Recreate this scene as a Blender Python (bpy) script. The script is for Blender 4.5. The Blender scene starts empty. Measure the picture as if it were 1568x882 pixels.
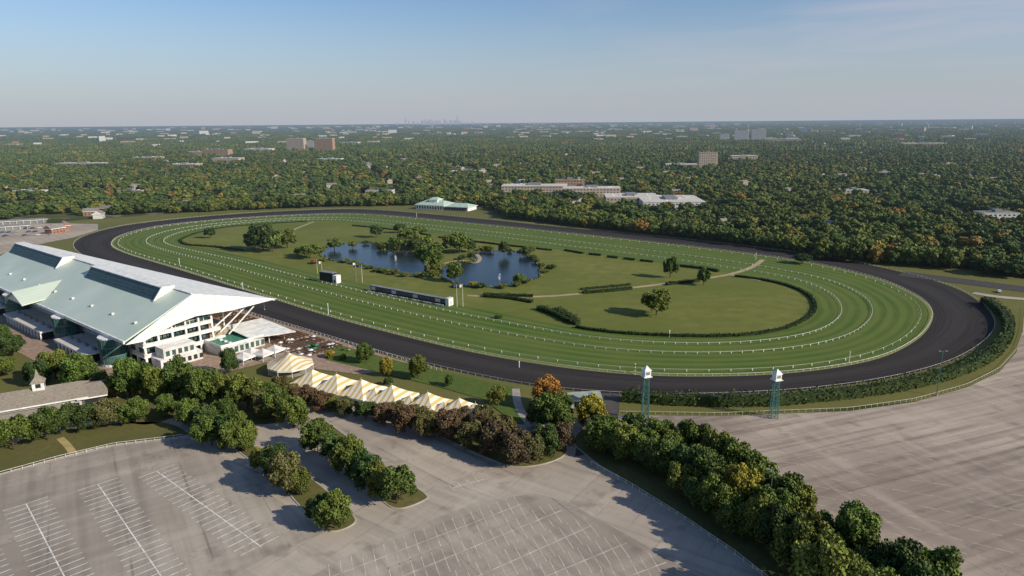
import bpy, bmesh, math, random
import numpy as np
from mathutils import Vector, Matrix
random.seed(7); NR=np.random.default_rng(7)
S=bpy.context.scene
# ------------------------------------------------------------ camera
H=100.0; P=math.radians(13.66); RL=0.0085; FX=1045.33
F=Vector((0,math.cos(P),-math.sin(P)))
R0=Vector((1,0,0)); U0=Vector((0,math.sin(P),math.cos(P)))
R=R0*math.cos(RL)-U0*math.sin(RL); U=R0*math.sin(RL)+U0*math.cos(RL)
cd=bpy.data.cameras.new('camera'); cam=bpy.data.objects.new('camera',cd); S.collection.objects.link(cam)
cd.lens=24; cd.sensor_width=36; cd.clip_start=1; cd.clip_end=120000
M=Matrix((( R.x,U.x,-F.x,0),(R.y,U.y,-F.y,0),(R.z,U.z,-F.z,H),(0,0,0,1)))
cam.matrix_world=M; S.camera=cam
def G(u,v,z=0.0):
    """survey: site-plan (x,y) of a point at height z, resected from the photograph"""
    d=F+R*((u-784)/FX)+U*((441-v)/FX); t=(z-H)/d.z
    return Vector((d.x*t,d.y*t,z))
def depth(p): return (Vector(p)-Vector((0,0,H))).dot(F)
# ------------------------------------------------------------ light
SE=math.radians(28); SAZ=math.atan2(0.90,-0.43)
sd=Vector((math.sin(SAZ)*math.cos(SE),math.cos(SAZ)*math.cos(SE),math.sin(SE)))
l=bpy.data.lights.new('sun','SUN'); l.energy=5.0; l.angle=math.radians(.5); l.color=(1,.90,.75)
lo=bpy.data.objects.new('sun',l); S.collection.objects.link(lo); lo.rotation_euler=sd.to_track_quat('Z','Y').to_euler(); lo.location=(0,0,300)
w=bpy.data.worlds.new("World"); S.world=w; w.use_nodes=True
nt=w.node_tree; nt.nodes.clear()
sky=nt.nodes.new('ShaderNodeTexSky'); sky.sky_type='NISHITA'; sky.sun_disc=False; sky.sun_elevation=SE; sky.sun_rotation=SAZ
sky.air_density=1.15; sky.dust_density=.15; sky.ozone_density=3.0; sky.altitude=200
bg=nt.nodes.new('ShaderNodeBackground'); bg.inputs[1].default_value=0.088
wo=nt.nodes.new('ShaderNodeOutputWorld')
tc=nt.nodes.new('ShaderNodeTexCoord'); mp=nt.nodes.new('ShaderNodeMapping'); mp.inputs['Rotation'].default_value=(0,math.radians(-14),0); mp.inputs['Scale'].default_value=(1.6,1.6,14)
nz=nt.nodes.new('ShaderNodeTexNoise'); nz.inputs['Scale'].default_value=1.6; nz.inputs['Detail'].default_value=8; nz.inputs['Distortion'].default_value=.7
nt.links.new(tc.outputs['Generated'],mp.inputs[0]); nt.links.new(mp.outputs[0],nz.inputs['Vector'])
mr=nt.nodes.new('ShaderNodeMapRange'); mr.inputs[1].default_value=.44; mr.inputs[2].default_value=.70; mr.inputs[4].default_value=.85
nt.links.new(nz.outputs[0],mr.inputs[0])
sx=nt.nodes.new('ShaderNodeSeparateXYZ'); nt.links.new(tc.outputs['Generated'],sx.inputs[0])
m2=nt.nodes.new('ShaderNodeMapRange'); m2.inputs[1].default_value=.0; m2.inputs[2].default_value=.42; nt.links.new(sx.outputs[0],m2.inputs[0])
m3=nt.nodes.new('ShaderNodeMapRange'); m3.inputs[1].default_value=.03; m3.inputs[2].default_value=.12; nt.links.new(sx.outputs[2],m3.inputs[0])
ml=nt.nodes.new('ShaderNodeMath'); ml.operation='MULTIPLY'; nt.links.new(m2.outputs[0],ml.inputs[0]); nt.links.new(m3.outputs[0],ml.inputs[1])
mm=nt.nodes.new('ShaderNodeMath'); mm.operation='MULTIPLY'; nt.links.new(ml.outputs[0],mm.inputs[0]); nt.links.new(mr.outputs[0],mm.inputs[1])
ti=nt.nodes.new('ShaderNodeMixRGB'); ti.blend_type='MULTIPLY'; ti.inputs[0].default_value=1; nt.links.new(sky.outputs[0],ti.inputs[1]); ti.inputs[2].default_value=(.98,1.06,1.24,1)
# low haze layer: pale near the horizon, clearing with elevation
hz=nt.nodes.new('ShaderNodeMapRange'); hz.interpolation_type='SMOOTHSTEP'; hz.inputs[1].default_value=-.03; hz.inputs[2].default_value=.18; hz.inputs[3].default_value=.97; hz.inputs[4].default_value=.0
nt.links.new(sx.outputs[2],hz.inputs[0])
mh=nt.nodes.new('ShaderNodeMixRGB'); nt.links.new(hz.outputs[0],mh.inputs[0]); nt.links.new(ti.outputs[0],mh.inputs[1]); mh.inputs[2].default_value=(4.7,5.1,5.9,1)
mx=nt.nodes.new('ShaderNodeMixRGB'); nt.links.new(mm.outputs[0],mx.inputs[0]); nt.links.new(mh.outputs[0],mx.inputs[1]); mx.inputs[2].default_value=(6.3,6.0,6.9,1)
nt.links.new(mx.outputs[0],bg.inputs[0]); nt.links.new(bg.outputs[0],wo.inputs[0])
S.view_settings.view_transform='Standard'; S.view_settings.look='None'; S.view_settings.exposure=0
# ------------------------------------------------------------ materials
def haze_group(name,L,col,mxf=.96):  # haze painted into materials: emission colour blended over the surface by distance from origin
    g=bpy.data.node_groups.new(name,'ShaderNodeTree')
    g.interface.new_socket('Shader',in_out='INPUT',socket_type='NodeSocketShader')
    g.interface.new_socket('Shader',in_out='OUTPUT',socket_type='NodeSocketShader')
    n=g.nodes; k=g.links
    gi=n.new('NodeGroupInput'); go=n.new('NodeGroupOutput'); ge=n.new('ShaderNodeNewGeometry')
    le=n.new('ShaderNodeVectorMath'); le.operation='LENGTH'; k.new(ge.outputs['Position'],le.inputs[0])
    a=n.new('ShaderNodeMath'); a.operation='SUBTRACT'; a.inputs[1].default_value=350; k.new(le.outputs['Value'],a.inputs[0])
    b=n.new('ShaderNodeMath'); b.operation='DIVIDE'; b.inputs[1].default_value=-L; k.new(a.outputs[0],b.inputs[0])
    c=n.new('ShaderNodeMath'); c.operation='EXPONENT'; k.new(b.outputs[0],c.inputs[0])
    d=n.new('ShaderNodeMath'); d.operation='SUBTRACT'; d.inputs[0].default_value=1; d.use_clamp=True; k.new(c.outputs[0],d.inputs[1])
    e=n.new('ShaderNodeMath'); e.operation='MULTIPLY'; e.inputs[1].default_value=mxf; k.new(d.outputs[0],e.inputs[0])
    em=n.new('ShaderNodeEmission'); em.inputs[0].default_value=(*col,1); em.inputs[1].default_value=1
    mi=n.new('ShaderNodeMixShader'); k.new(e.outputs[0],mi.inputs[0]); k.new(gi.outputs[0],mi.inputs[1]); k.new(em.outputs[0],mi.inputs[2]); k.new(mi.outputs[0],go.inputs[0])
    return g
HZ=haze_group('painted_haze',9500,(.195,.255,.325))
HZ2=haze_group('painted_haze_far',14500,(.385,.43,.51),.9)  # paler emissive haze colour, blended into the skyline towers
class MT:
    def __init__(s,name,rough=.8,spec=.2,haze=HZ):
        s.m=bpy.data.materials.new(name); s.m.use_nodes=True; s.t=s.m.node_tree; s.n=s.t.nodes; s.k=s.t.links
        s.b=s.n['Principled BSDF']; s.b.inputs['Roughness'].default_value=rough; s.b.inputs['Specular IOR Level'].default_value=spec
        o=s.n['Material Output']
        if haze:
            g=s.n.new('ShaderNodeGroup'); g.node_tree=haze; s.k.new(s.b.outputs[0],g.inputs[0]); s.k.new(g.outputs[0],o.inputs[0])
        s.geo=None
    def pos(s,rot=0,scale=(1,1,1)):
        if not s.geo: s.geo=s.n.new('ShaderNodeNewGeometry')
        if rot==0 and scale==(1,1,1): return s.geo.outputs['Position']
        vr=s.n.new('ShaderNodeVectorRotate'); vr.rotation_type='Z_AXIS'; vr.inputs['Angle'].default_value=rot; s.k.new(s.geo.outputs['Position'],vr.inputs['Vector'])
        v=s.n.new('ShaderNodeVectorMath'); v.operation='MULTIPLY'; v.inputs[1].default_value=scale; s.k.new(vr.outputs[0],v.inputs[0]); return v.outputs[0]
    def noise(s,scale,lo=.3,hi=.7,detail=4,vec=None,dist=0):
        z=s.n.new('ShaderNodeTexNoise'); z.inputs['Scale'].default_value=scale; z.inputs['Detail'].default_value=detail; z.inputs['Distortion'].default_value=dist
        s.k.new(vec or s.pos(),z.inputs['Vector']); return s.rng(z.outputs[0],lo,hi)
    def rng(s,x,a,b,c=0,d=1):
        r=s.n.new('ShaderNodeMapRange'); r.inputs[1].default_value=a; r.inputs[2].default_value=b; r.inputs[3].default_value=c; r.inputs[4].default_value=d
        s.k.new(x,r.inputs[0]); return r.outputs[0]
    def math(s,op,a,b=0):
        m=s.n.new('ShaderNodeMath'); m.operation=op
        for i,x in enumerate((a,b)):
            if isinstance(x,(int,float)): m.inputs[i].default_value=x
            else: s.k.new(x,m.inputs[i])
        return m.outputs[0]
    def mix(s,f,a,b,bt='MIX'):
        m=s.n.new('ShaderNodeMixRGB'); m.blend_type=bt
        for i,x in enumerate((f,a,b)):
            if isinstance(x,(int,float)): m.inputs[i].default_value=x
            elif isinstance(x,tuple): m.inputs[i].default_value=(*x,1)
            else: s.k.new(x,m.inputs[i])
        return m.outputs[0]
    def attr(s,name):
        a=s.n.new('ShaderNodeAttribute'); a.attribute_name=name; return a.outputs['Fac']
    def col(s,c): s.k.new(c,s.b.inputs['Base Color']); return s
    def bump(s,h,st=.5,d=.1):
        b=s.n.new('ShaderNodeBump'); b.inputs['Strength'].default_value=st; b.inputs['Distance'].default_value=d; s.k.new(h,b.inputs['Height']); s.k.new(b.outputs[0],s.b.inputs['Normal'])
def simple(name,c,rough=.7,spec=.3,var=.18,scale=.4,haze=HZ):
    t=MT(name,rough,spec,haze); f=t.noise(scale); t.col(t.mix(f,tuple(x*(1-var) for x in c),tuple(min(1,x*(1+var)) for x in c))); return t.m
def grassmat(name,c1,c2,c3=None,s1=.02,s2=.5):
    t=MT(name,.9,.1); a=t.mix(t.noise(s1,.35,.65,6),c1,c2); a=t.mix(t.noise(s2,.3,.75,5),a,c3 or tuple(x*.8 for x in c1))
    a=t.mix(t.math('MULTIPLY',t.noise(3,.4,.8),.35),a,tuple(x*.6 for x in c1)); t.col(a); return t.m
white=simple('white_paint',(.78,.78,.73),.5); dwhite=simple('worn_white',(.62,.60,.56),.6)
glass=MT('green_glass',.12,.7); glass.col(glass.mix(glass.noise(.25,.35,.65),(.03,.075,.065),(.08,.15,.13))); glass=glass.m
dark=simple('dark_opening',(.025,.028,.03),.6); black=simple('black_panel',(.018,.018,.02),.5)
louver=simple('dark_green_louvre',(.045,.085,.08),.5); steelg=simple('green_steel',(.07,.19,.17),.5)
grey=simple('grey_steel',(.22,.23,.23),.5); conc=simple('concrete',(.38,.34,.28),.85,.1,.2,.3); tan=simple('tan_bench',(.36,.23,.14),.8)
greenp=simple('green_panel',(.05,.22,.15),.5); brick=simple('tan_brick',(.42,.27,.18),.85); brick2=simple('red_brick',(.32,.16,.11),.85)
roofw=simple('white_flat_roof',(.60,.56,.50),.8,.1,.12,.05); roofg=simple('grey_roof',(.22,.205,.19),.85); roofb=simple('weathered_shingle_roof',(.28,.245,.195),.9,.1,.2,1.2)
bark=simple('bark',(.09,.065,.045),.9,.1,.3,6); mint=simple('mint_roof',(.44,.56,.46),.5)
red=simple('red_paint',(.5,.04,.03),.5)
def leafmat(name,rand):
    t=MT(name,.7,.2)
    oi=t.n.new('ShaderNodeObjectInfo')
    if rand:
        cr=t.n.new('ShaderNodeValToRGB'); e=cr.color_ramp.elements
        e[0].position=0; e[0].color=(.038,.068,.018,1); e[1].position=1; e[1].color=(.19,.105,.035,1)
        for p,c in ((.3,(.050,.082,.020)),(.6,(.068,.100,.023)),(.84,(.092,.118,.026)),(.95,(.13,.135,.03)),(.98,(.16,.13,.03))):
            x=e.new(p); x.color=(*c,1)
        t.k.new(oi.outputs['Random'],cr.inputs[0]); c=cr.outputs[0]
        c=t.mix(t.noise(.0045,.4,.62,3),c,t.mix(1.0,c,(1.35,1.15,.9),'MULTIPLY'))
        c=t.mix(t.noise(.0016,.52,.66,3),c,t.mix(1.0,c,(.72,.78,.85),'MULTIPLY'))
    else: c=oi.outputs['Color']
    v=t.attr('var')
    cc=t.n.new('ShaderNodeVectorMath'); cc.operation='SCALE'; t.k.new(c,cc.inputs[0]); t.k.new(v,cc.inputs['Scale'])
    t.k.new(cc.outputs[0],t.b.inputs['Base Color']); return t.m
leafO=leafmat('foliage',False); leafR=leafmat('distant_foliage',True)
# ------------------------------------------------------------ mesh building
class MB:
    def __init__(s): s.v=[]; s.f=[]; s.mi=[]; s.mats=[]
    def m(s,mat):
        if mat not in s.mats: s.mats.append(mat)
        return s.mats.index(mat)
    def poly(s,pts,mat):
        o=len(s.v); s.v+= [tuple(p) for p in pts]; s.f.append(tuple(range(o,o+len(pts)))); s.mi.append(s.m(mat))
    def hexa(s,b,t,mat,matt=None):
        n=len(b); o=len(s.v); s.v+=[tuple(p) for p in b]+[tuple(p) for p in t]
        k=s.m(mat); kt=s.m(matt) if matt else k
        for i in range(n):
            j=(i+1)%n; s.f.append((o+i,o+j,o+n+j,o+n+i)); s.mi.append(k)
        s.f.append(tuple(range(o+n-1,o-1,-1))); s.mi.append(k); s.f.append(tuple(range(o+n,o+2*n))); s.mi.append(kt)
    def box(s,fr,x0,x1,y0,y1,z0,z1,mat,matt=None):
        c=[(x0,y0),(x1,y0),(x1,y1),(x0,y1)]
        s.hexa([fr(x,y,z0) for x,y in c],[fr(x,y,z1) for x,y in c],mat,matt)
    def cyl(s,p,q,r0,r1,mat,n=8):
        p=Vector(p);q=Vector(q);d=(q-p).normalized(); a=d.orthogonal().normalized(); b=d.cross(a)
        f=lambda c,r:[c+(a*math.cos(2*math.pi*i/n)+b*math.sin(2*math.pi*i/n))*r for i in range(n)]
        s.hexa(f(p,r0),f(q,r1),mat)
    def prism(s,pts,ext,mat):
        e=Vector(ext); s.hexa([Vector(p) for p in pts],[Vector(p)+e for p in pts],mat)
    def build(s,name,normals=True):
        me=bpy.data.meshes.new(name); me.from_pydata(s.v,[],s.f)
        for x in s.mats: me.materials.append(x)
        me.polygons.foreach_set('material_index',s.mi)
        if normals:
            bm=bmesh.new(); bm.from_mesh(me); bmesh.ops.recalc_face_normals(bm,faces=bm.faces); bm.to_mesh(me); bm.free()
        o=bpy.data.objects.new(name,me); S.collection.objects.link(o); return o
def frame(o,ang):
    c,s_=math.cos(ang),math.sin(ang)
    return lambda x,y,z: Vector((o[0]+x*c-y*s_,o[1]+x*s_+y*c,z))
def sheet(name,pts,z,mat):
    bm=bmesh.new(); vs=[bm.verts.new((p[0],p[1],z)) for p in pts]; f=bm.faces.new(vs)
    if f.normal.z<0: f.normal_flip()
    bmesh.ops.triangulate(bm,faces=[f]); bmesh.ops.recalc_face_normals(bm,faces=bm.faces)
    for f in bm.faces:
        f.normal_update()
        if f.normal.z<0: f.normal_flip()
    me=bpy.data.meshes.new(name); bm.to_mesh(me); bm.free(); me.materials.append(mat)
    o=bpy.data.objects.new(name,me); S.collection.objects.link(o); return o
def spline(pts,closed=True,n=8):
    out=[]; N=len(pts); pts=[Vector((p[0],p[1],0)) for p in pts]
    for i in range(N if closed else N-1):
        if closed: a,b,c,d=[pts[(i+k)%N] for k in (-1,0,1,2)]
        else: a,b,c,d=pts[max(i-1,0)],pts[i],pts[i+1],pts[min(i+2,N-1)]
        for j in range(n):
            t=j/n; out.append(.5*((2*b)+(c-a)*t+(2*a-5*b+4*c-d)*t*t+(3*b-a-3*c+d)*t**3))
    if not closed: out.append(pts[-1])
    return out
def resample(pts,n,closed=True):
    p=np.array([(q[0],q[1]) for q in pts]+([(pts[0][0],pts[0][1])] if closed else []))
    s=np.r_[0,np.cumsum(np.hypot(*np.diff(p,axis=0).T))]
    t=np.linspace(0,s[-1],n+1)[:n] if closed else np.linspace(0,s[-1],n)
    return np.c_[np.interp(t,s,p[:,0]),np.interp(t,s,p[:,1])]
def curve(px,n=480,sm=10):
    c=resample(spline([G(*p) for p in px]),n)
    for _ in range(sm): c=.5*c+.25*(np.roll(c,1,0)+np.roll(c,-1,0))
    return resample(c,n)
def smooth_poly(px,n=6): return spline([G(*p) for p in px],True,n)
# ------------------------------------------------------------ ground
gm=MT('suburban_ground',.95,.05)
c=gm.mix(gm.noise(.006,.4,.6,5),(.055,.07,.022),(.12,.13,.048)); c=gm.mix(gm.math('MULTIPLY',gm.noise(.03,.56,.64,3),.7),c,(.24,.215,.17)); gm.col(c)
g0=[0,150,300,500,800,1300,2200,4000,8000,16000,32000,70000]; xs=[-x for x in g0[:0:-1]]+g0
vs=[(x,y,0) for y in xs for x in xs]; n=len(xs)
fs=[(j*n+i,j*n+i+1,(j+1)*n+i+1,(j+1)*n+i) for j in range(n-1) for i in range(n-1)]
me=bpy.data.meshes.new('ground'); me.from_pydata(vs,[],fs); me.materials.append(gm.m); S.collection.objects.link(bpy.data.objects.new('ground',me))
Gl=grassmat('lawn',(.12,.14,.038),(.18,.175,.055),(.15,.135,.05))
sheet('lawn',[G(*p) for p in [(-420,460),(-100,372),(110,338),(400,318),(640,315),(860,338),(1100,366),(1250,388),(1460,412),(1900,440),(1900,520),(1540,600),(960,660),(700,720),(200,760),(-420,800)]],.04,Gl)
def lotmat(name,ang,c1,c2,seam=5.5,st=.5):
    t=MT(name,.9,.15)
    a=t.mix(t.noise(.022,.38,.62,8,dist=.5),c1,c2)
    a=t.mix(t.math('MULTIPLY',t.noise(.007,.5,.62,5),.45),a,tuple(x*.72 for x in c1))
    v=t.pos(ang,(.012,.35,1)); a=t.mix(t.math('MULTIPLY',t.noise(1.0,.45,.7,5,v),st),a,tuple(x*.62 for x in c1))
    v2=t.pos(ang+1.57,(.02,.2,1)); a=t.mix(t.math('MULTIPLY',t.noise(1.0,.5,.75,5,v2),.35),a,tuple(min(1,x*1.25) for x in c2))
    sp=t.n.new('ShaderNodeSeparateXYZ'); t.k.new(t.pos(ang,(1/seam,1/(seam*3),1)),sp.inputs[0])
    for i,wd in ((1,.035),(0,.03)):
        fr=t.math('FRACT',sp.outputs[i]); ln=t.math('LESS_THAN',fr,wd)
        ln=t.math('MULTIPLY',ln,t.noise(.07,.4,.65)); a=t.mix(t.math('MULTIPLY',ln,.45),a,(.10,.088,.072))
    vo=t.n.new('ShaderNodeTexVoronoi'); vo.feature='DISTANCE_TO_EDGE'; vo.inputs['Scale'].default_value=.13
    nn=t.n.new('ShaderNodeTexNoise'); nn.inputs['Scale'].default_value=.25; t.k.new(t.pos(),nn.inputs['Vector'])
    vm=t.n.new('ShaderNodeVectorMath'); vm.operation='MULTIPLY_ADD'; t.k.new(nn.outputs['Color'],vm.inputs[0]); vm.inputs[1].default_value=(9,9,0); t.k.new(t.pos(),vm.inputs[2]); t.k.new(vm.outputs[0],vo.inputs['Vector'])
    cr=t.math('LESS_THAN',vo.outputs['Distance'],.008); cr=t.math('MULTIPLY',cr,t.noise(.05,.45,.6)); a=t.mix(t.math('MULTIPLY',cr,.3),a,(.10,.085,.07))
    a=t.mix(t.math('MULTIPLY',t.noise(.12,.60,.70,3),.4),a,(.15,.13,.105))
    a=t.mix(t.math('MULTIPLY',t.noise(4,.3,.8,2),.25),a,(.17,.145,.115))
    t.col(a); return t.m
lotA=lotmat('lot_asphalt',.75,(.39,.33,.265),(.51,.44,.355)); lotB=lotmat('lot_asphalt_worn',1.0,(.29,.25,.205),(.47,.415,.34)); lotC=lotmat('lot_asphalt_east',-.36,(.32,.26,.21),(.50,.415,.335),7,.8)
road=lotmat('road_asphalt',.6,(.41,.355,.29),(.51,.45,.365),9)
sheet('road',[G(*p) for p in [(-500,700),(-100,640),(60,655),(160,640),(240,618),(340,612),(470,622),(600,640),(700,660),(790,650),(900,640),(947,636),(1000,640),(1300,700),(1568,882),(1500,1200),(-400,1200)]],.08,road)
sheet('parking_lot',[G(*p) for p in [(-400,860),(-60,745),(0,729),(95,704),(175,684),(288,671),(325,690),(395,745),(500,815),(410,853),(320,900),(100,1300),(-400,1300)]],.12,lotB)
sheet('parking_lot',[G(*p) for p in [(478,882),(560,838),(640,805),(730,770),(820,756),(865,768),(960,820),(1100,900),(1300,1020),(1300,1300),(480,1300),(400,925)]],.12,lotB)
sheet('parking_lot',[G(*p) for p in [(478,628),(560,622),(640,650),(720,690),(780,712),(830,716),(740,740),(690,748),(650,745),(590,700),(520,655)]],.12,lotA)
sheet('parking_lot',[G(*p) for p in [(948,636),(1100,638),(1300,630),(1400,616),(1480,594),(1530,570),(1556,540),(1566,510),(1568,480),(1600,466),(1900,500),(2300,800),(2300,1250),(1560,1100),(1400,900),(1230,785),(1120,715),(1010,665)]],.12,lotC)
sheet('service_road',[G(*p) for p in [(935,585),(952,585),(945,650),(925,690),(880,700),(890,650)]],.14,simple('dark_asphalt',(.08,.075,.07),.9))
# ------------------------------------------------------------ track
A_px=[(1430,485),(1412,515),(1360,545),(1290,562),(1200,573),(1100,577),(1000,576),(900,568),(800,554),(700,535),(600,511),(500,484),(420,459),(340,434),(260,409),(200,391),(174,380),(170,371),(190,359),(250,346),(350,336),(450,330),(560,328),(700,340),(850,355),(1000,371),(1160,390),(1250,404),(1340,425),(1395,448),(1422,466)]
O_px=[(1522,490),(1515,515),(1480,542),(1430,563),(1350,582),(1250,596),(1150,603),(1050,606),(950,604),(870,598),(800,589),(700,569),(600,545),(500,518),(420,492),(330,465),(250,440),(180,415),(130,393),(113,378),(118,368),(140,358),(190,346),(260,337),(350,329),(450,323),(560,321),(700,332),(850,347),(1000,362),(1160,380),(1250,392),(1340,408),(1400,422),(1460,440),(1500,463)]
B_px=[(1247,472),(1240,487),(1205,504),(1130,514),(1050,516),(960,512),(880,502),(790,484),(690,464),(590,442),(480,418),(400,398),(330,384),(285,375),(275,368),(300,357),(350,348),(430,341),(510,340),(600,350),(700,362),(850,382),(960,396),(1060,411),(1125,420),(1190,432),(1232,450)]
A=curve(A_px); O=curve(O_px); B=curve(B_px)
def strip(name,c0,c1,z,mat,t0=0,t1=1):
    n=len(c0); p0=c0+(c1-c0)*t0; p1=c0+(c1-c0)*t1
    vs=[(x,y,z) for x,y in p0]+[(x,y,z) for x,y in p1]
    fs=[(i,(i+1)%n,n+(i+1)%n,n+i) for i in range(n)]
    me=bpy.data.meshes.new(name); me.from_pydata(vs,[],fs); me.materials.append(mat)
    a=me.attributes.new('t','FLOAT','POINT'); a.data.foreach_set('value',np.r_[np.full(n,t0),np.full(n,t1)])
    per=np.r_[0,np.cumsum(np.hypot(*np.diff(c0,axis=0).T))]
    a=me.attributes.new('s','FLOAT','POINT'); a.data.foreach_set('value',np.r_[per,per])
    bm=bmesh.new(); bm.from_mesh(me)
    for f in bm.faces:
        f.normal_update()
        if f.normal.z<0: f.normal_flip()
    bm.to_mesh(me); bm.free()
    o=bpy.data.objects.new(name,me); S.collection.objects.link(o); return o
dm=MT('dirt_track',.9,.1)
t_=dm.attr('t'); s_=dm.attr('s'); cv=dm.n.new('ShaderNodeCombineXYZ'); dm.k.new(dm.math('MULTIPLY',t_,34),cv.inputs[0]); dm.k.new(dm.math('MULTIPLY',s_,.012),cv.inputs[1])
c=dm.mix(dm.noise(1,.3,.7,4,cv.outputs[0]),(.022,.020,.020),(.055,.049,.046))
edge=dm.math('ABSOLUTE',dm.math('SUBTRACT',t_,.42)); c=dm.mix(dm.rng(edge,.0,.3,.5,0),c,(.066,.060,.056))
c=dm.mix(dm.math('MULTIPLY',dm.noise(.8,.4,.7),.3),c,(.03,.028,.027)); dm.col(c)
strip('dirt_track',A,O,.16,dm.m)
def turf():
    t=MT('turf_course',.9,.1); tt=t.attr('t'); ss=t.attr('s')
    w1=t.math('SINE',t.math('MULTIPLY',tt,58)); band=t.rng(w1,-.5,.5)
    cv=t.n.new('ShaderNodeCombineXYZ'); t.k.new(t.math('MULTIPLY',tt,16),cv.inputs[0]); t.k.new(t.math('MULTIPLY',ss,.01),cv.inputs[1])
    c=t.mix(band,(.064,.115,.024),(.102,.158,.036))
    c=t.mix(t.math('MULTIPLY',t.noise(1,.35,.7,5,cv.outputs[0]),.55),c,(.155,.185,.045))
    c=t.mix(t.rng(tt,.0,.045,1,0),c,(.32,.29,.12))
    c=t.mix(t.math('MULTIPLY',t.noise(.05,.4,.7,6),.35),c,(.16,.175,.045)); c=t.mix(t.math('MULTIPLY',t.noise(1.5,.4,.8),.3),c,(.05,.085,.02)); t.col(c); return t.m
strip('turf_course',A,B,.12,turf())
Gi=grassmat('infield_grass',(.13,.155,.034),(.22,.215,.058),(.125,.15,.036),.012,.12)
sheet('infield_lawn',[tuple(p) for p in B],.14,Gi)
def rail(name,c,closed=True,step=3.5,h=1.1,wd=.16,post=.1,mat=white,th=.14):
    L=np.hypot(*np.diff(np.r_[c,c[:1]] if closed else c,axis=0).T).sum(); n=max(2,int(L/step)); p=resample(c,n,closed); mb=MB(); N=len(p)
    for i in range(N if closed else N-1):
        a=Vector((*p[i],0)); b=Vector((*p[(i+1)%N],0)); d=(b-a).normalized(); q=Vector((-d.y,d.x,0))*wd/2
        mb.hexa([a-q+Vector((0,0,h-th)),b-q+Vector((0,0,h-th)),b+q+Vector((0,0,h-th)),a+q+Vector((0,0,h-th))],[a-q+Vector((0,0,h)),b-q+Vector((0,0,h)),b+q+Vector((0,0,h)),a+q+Vector((0,0,h))],mat)
        e=d*post/2; q=q.normalized()*post/2
        cs=[a-e-q,a+e-q,a+e+q,a-e+q]; mb.hexa(cs,[x+Vector((0,0,h-th-.002)) for x in cs],mat)
    return mb.build(name,False)
rail('track_rail',A+(B-A)*.012,wd=.14,th=.1); rail('track_rail',O+(A-O)*(-.01),wd=.06,th=.06,post=.06)
rail('turf_rail',A+(B-A)*.50,wd=.09,th=.08,step=5,post=.26); rail('turf_rail',A+(B-A)*.76,wd=.12,th=.08,step=5,post=.26)
rail('turf_rail',A+(B-A)*.10,wd=.05,th=.05,step=9,post=.3)
# ------------------------------------------------------------ foliage
def quads(cen,size,rng,up=None,rn=.6):
    n=len(cen); nrm=rng.normal(size=(n,3))
    if up is not None: nrm=nrm*rn+up
    nrm/=np.linalg.norm(nrm,axis=1)[:,None]+1e-9
    r=rng.normal(size=(n,3)); a=np.cross(nrm,r); a/=np.linalg.norm(a,axis=1)[:,None]+1e-9; b=np.cross(nrm,a)
    s=(size*(.6+.8*rng.random(n)))[:,None] if np.ndim(size)==0 else size[:,None]
    a=a*s*.5; b=b*s*.5
    return np.stack([cen-a-b*.6,cen+a*.3-b,cen+a+b*.5,cen-a*.4+b],1).reshape(-1,3)
def ico(sub):
    bm=bmesh.new(); bmesh.ops.create_icosphere(bm,subdivisions=sub,radius=1); v=np.array([x.co[:] for x in bm.verts]); f=[tuple(q.index for q in p.verts) for p in bm.faces]; bm.free(); return v,f
I1=ico(1); I2=ico(2)
def foliage_mesh(name,vs,fs,var,mi,mats):
    me=bpy.data.meshes.new(name); me.from_pydata(vs,[],fs)
    for m in mats: me.materials.append(m)
    me.polygons.foreach_set('material_index',mi)
    a=me.attributes.new('var','FLOAT','FACE'); a.data.foreach_set('value',var); return me
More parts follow.
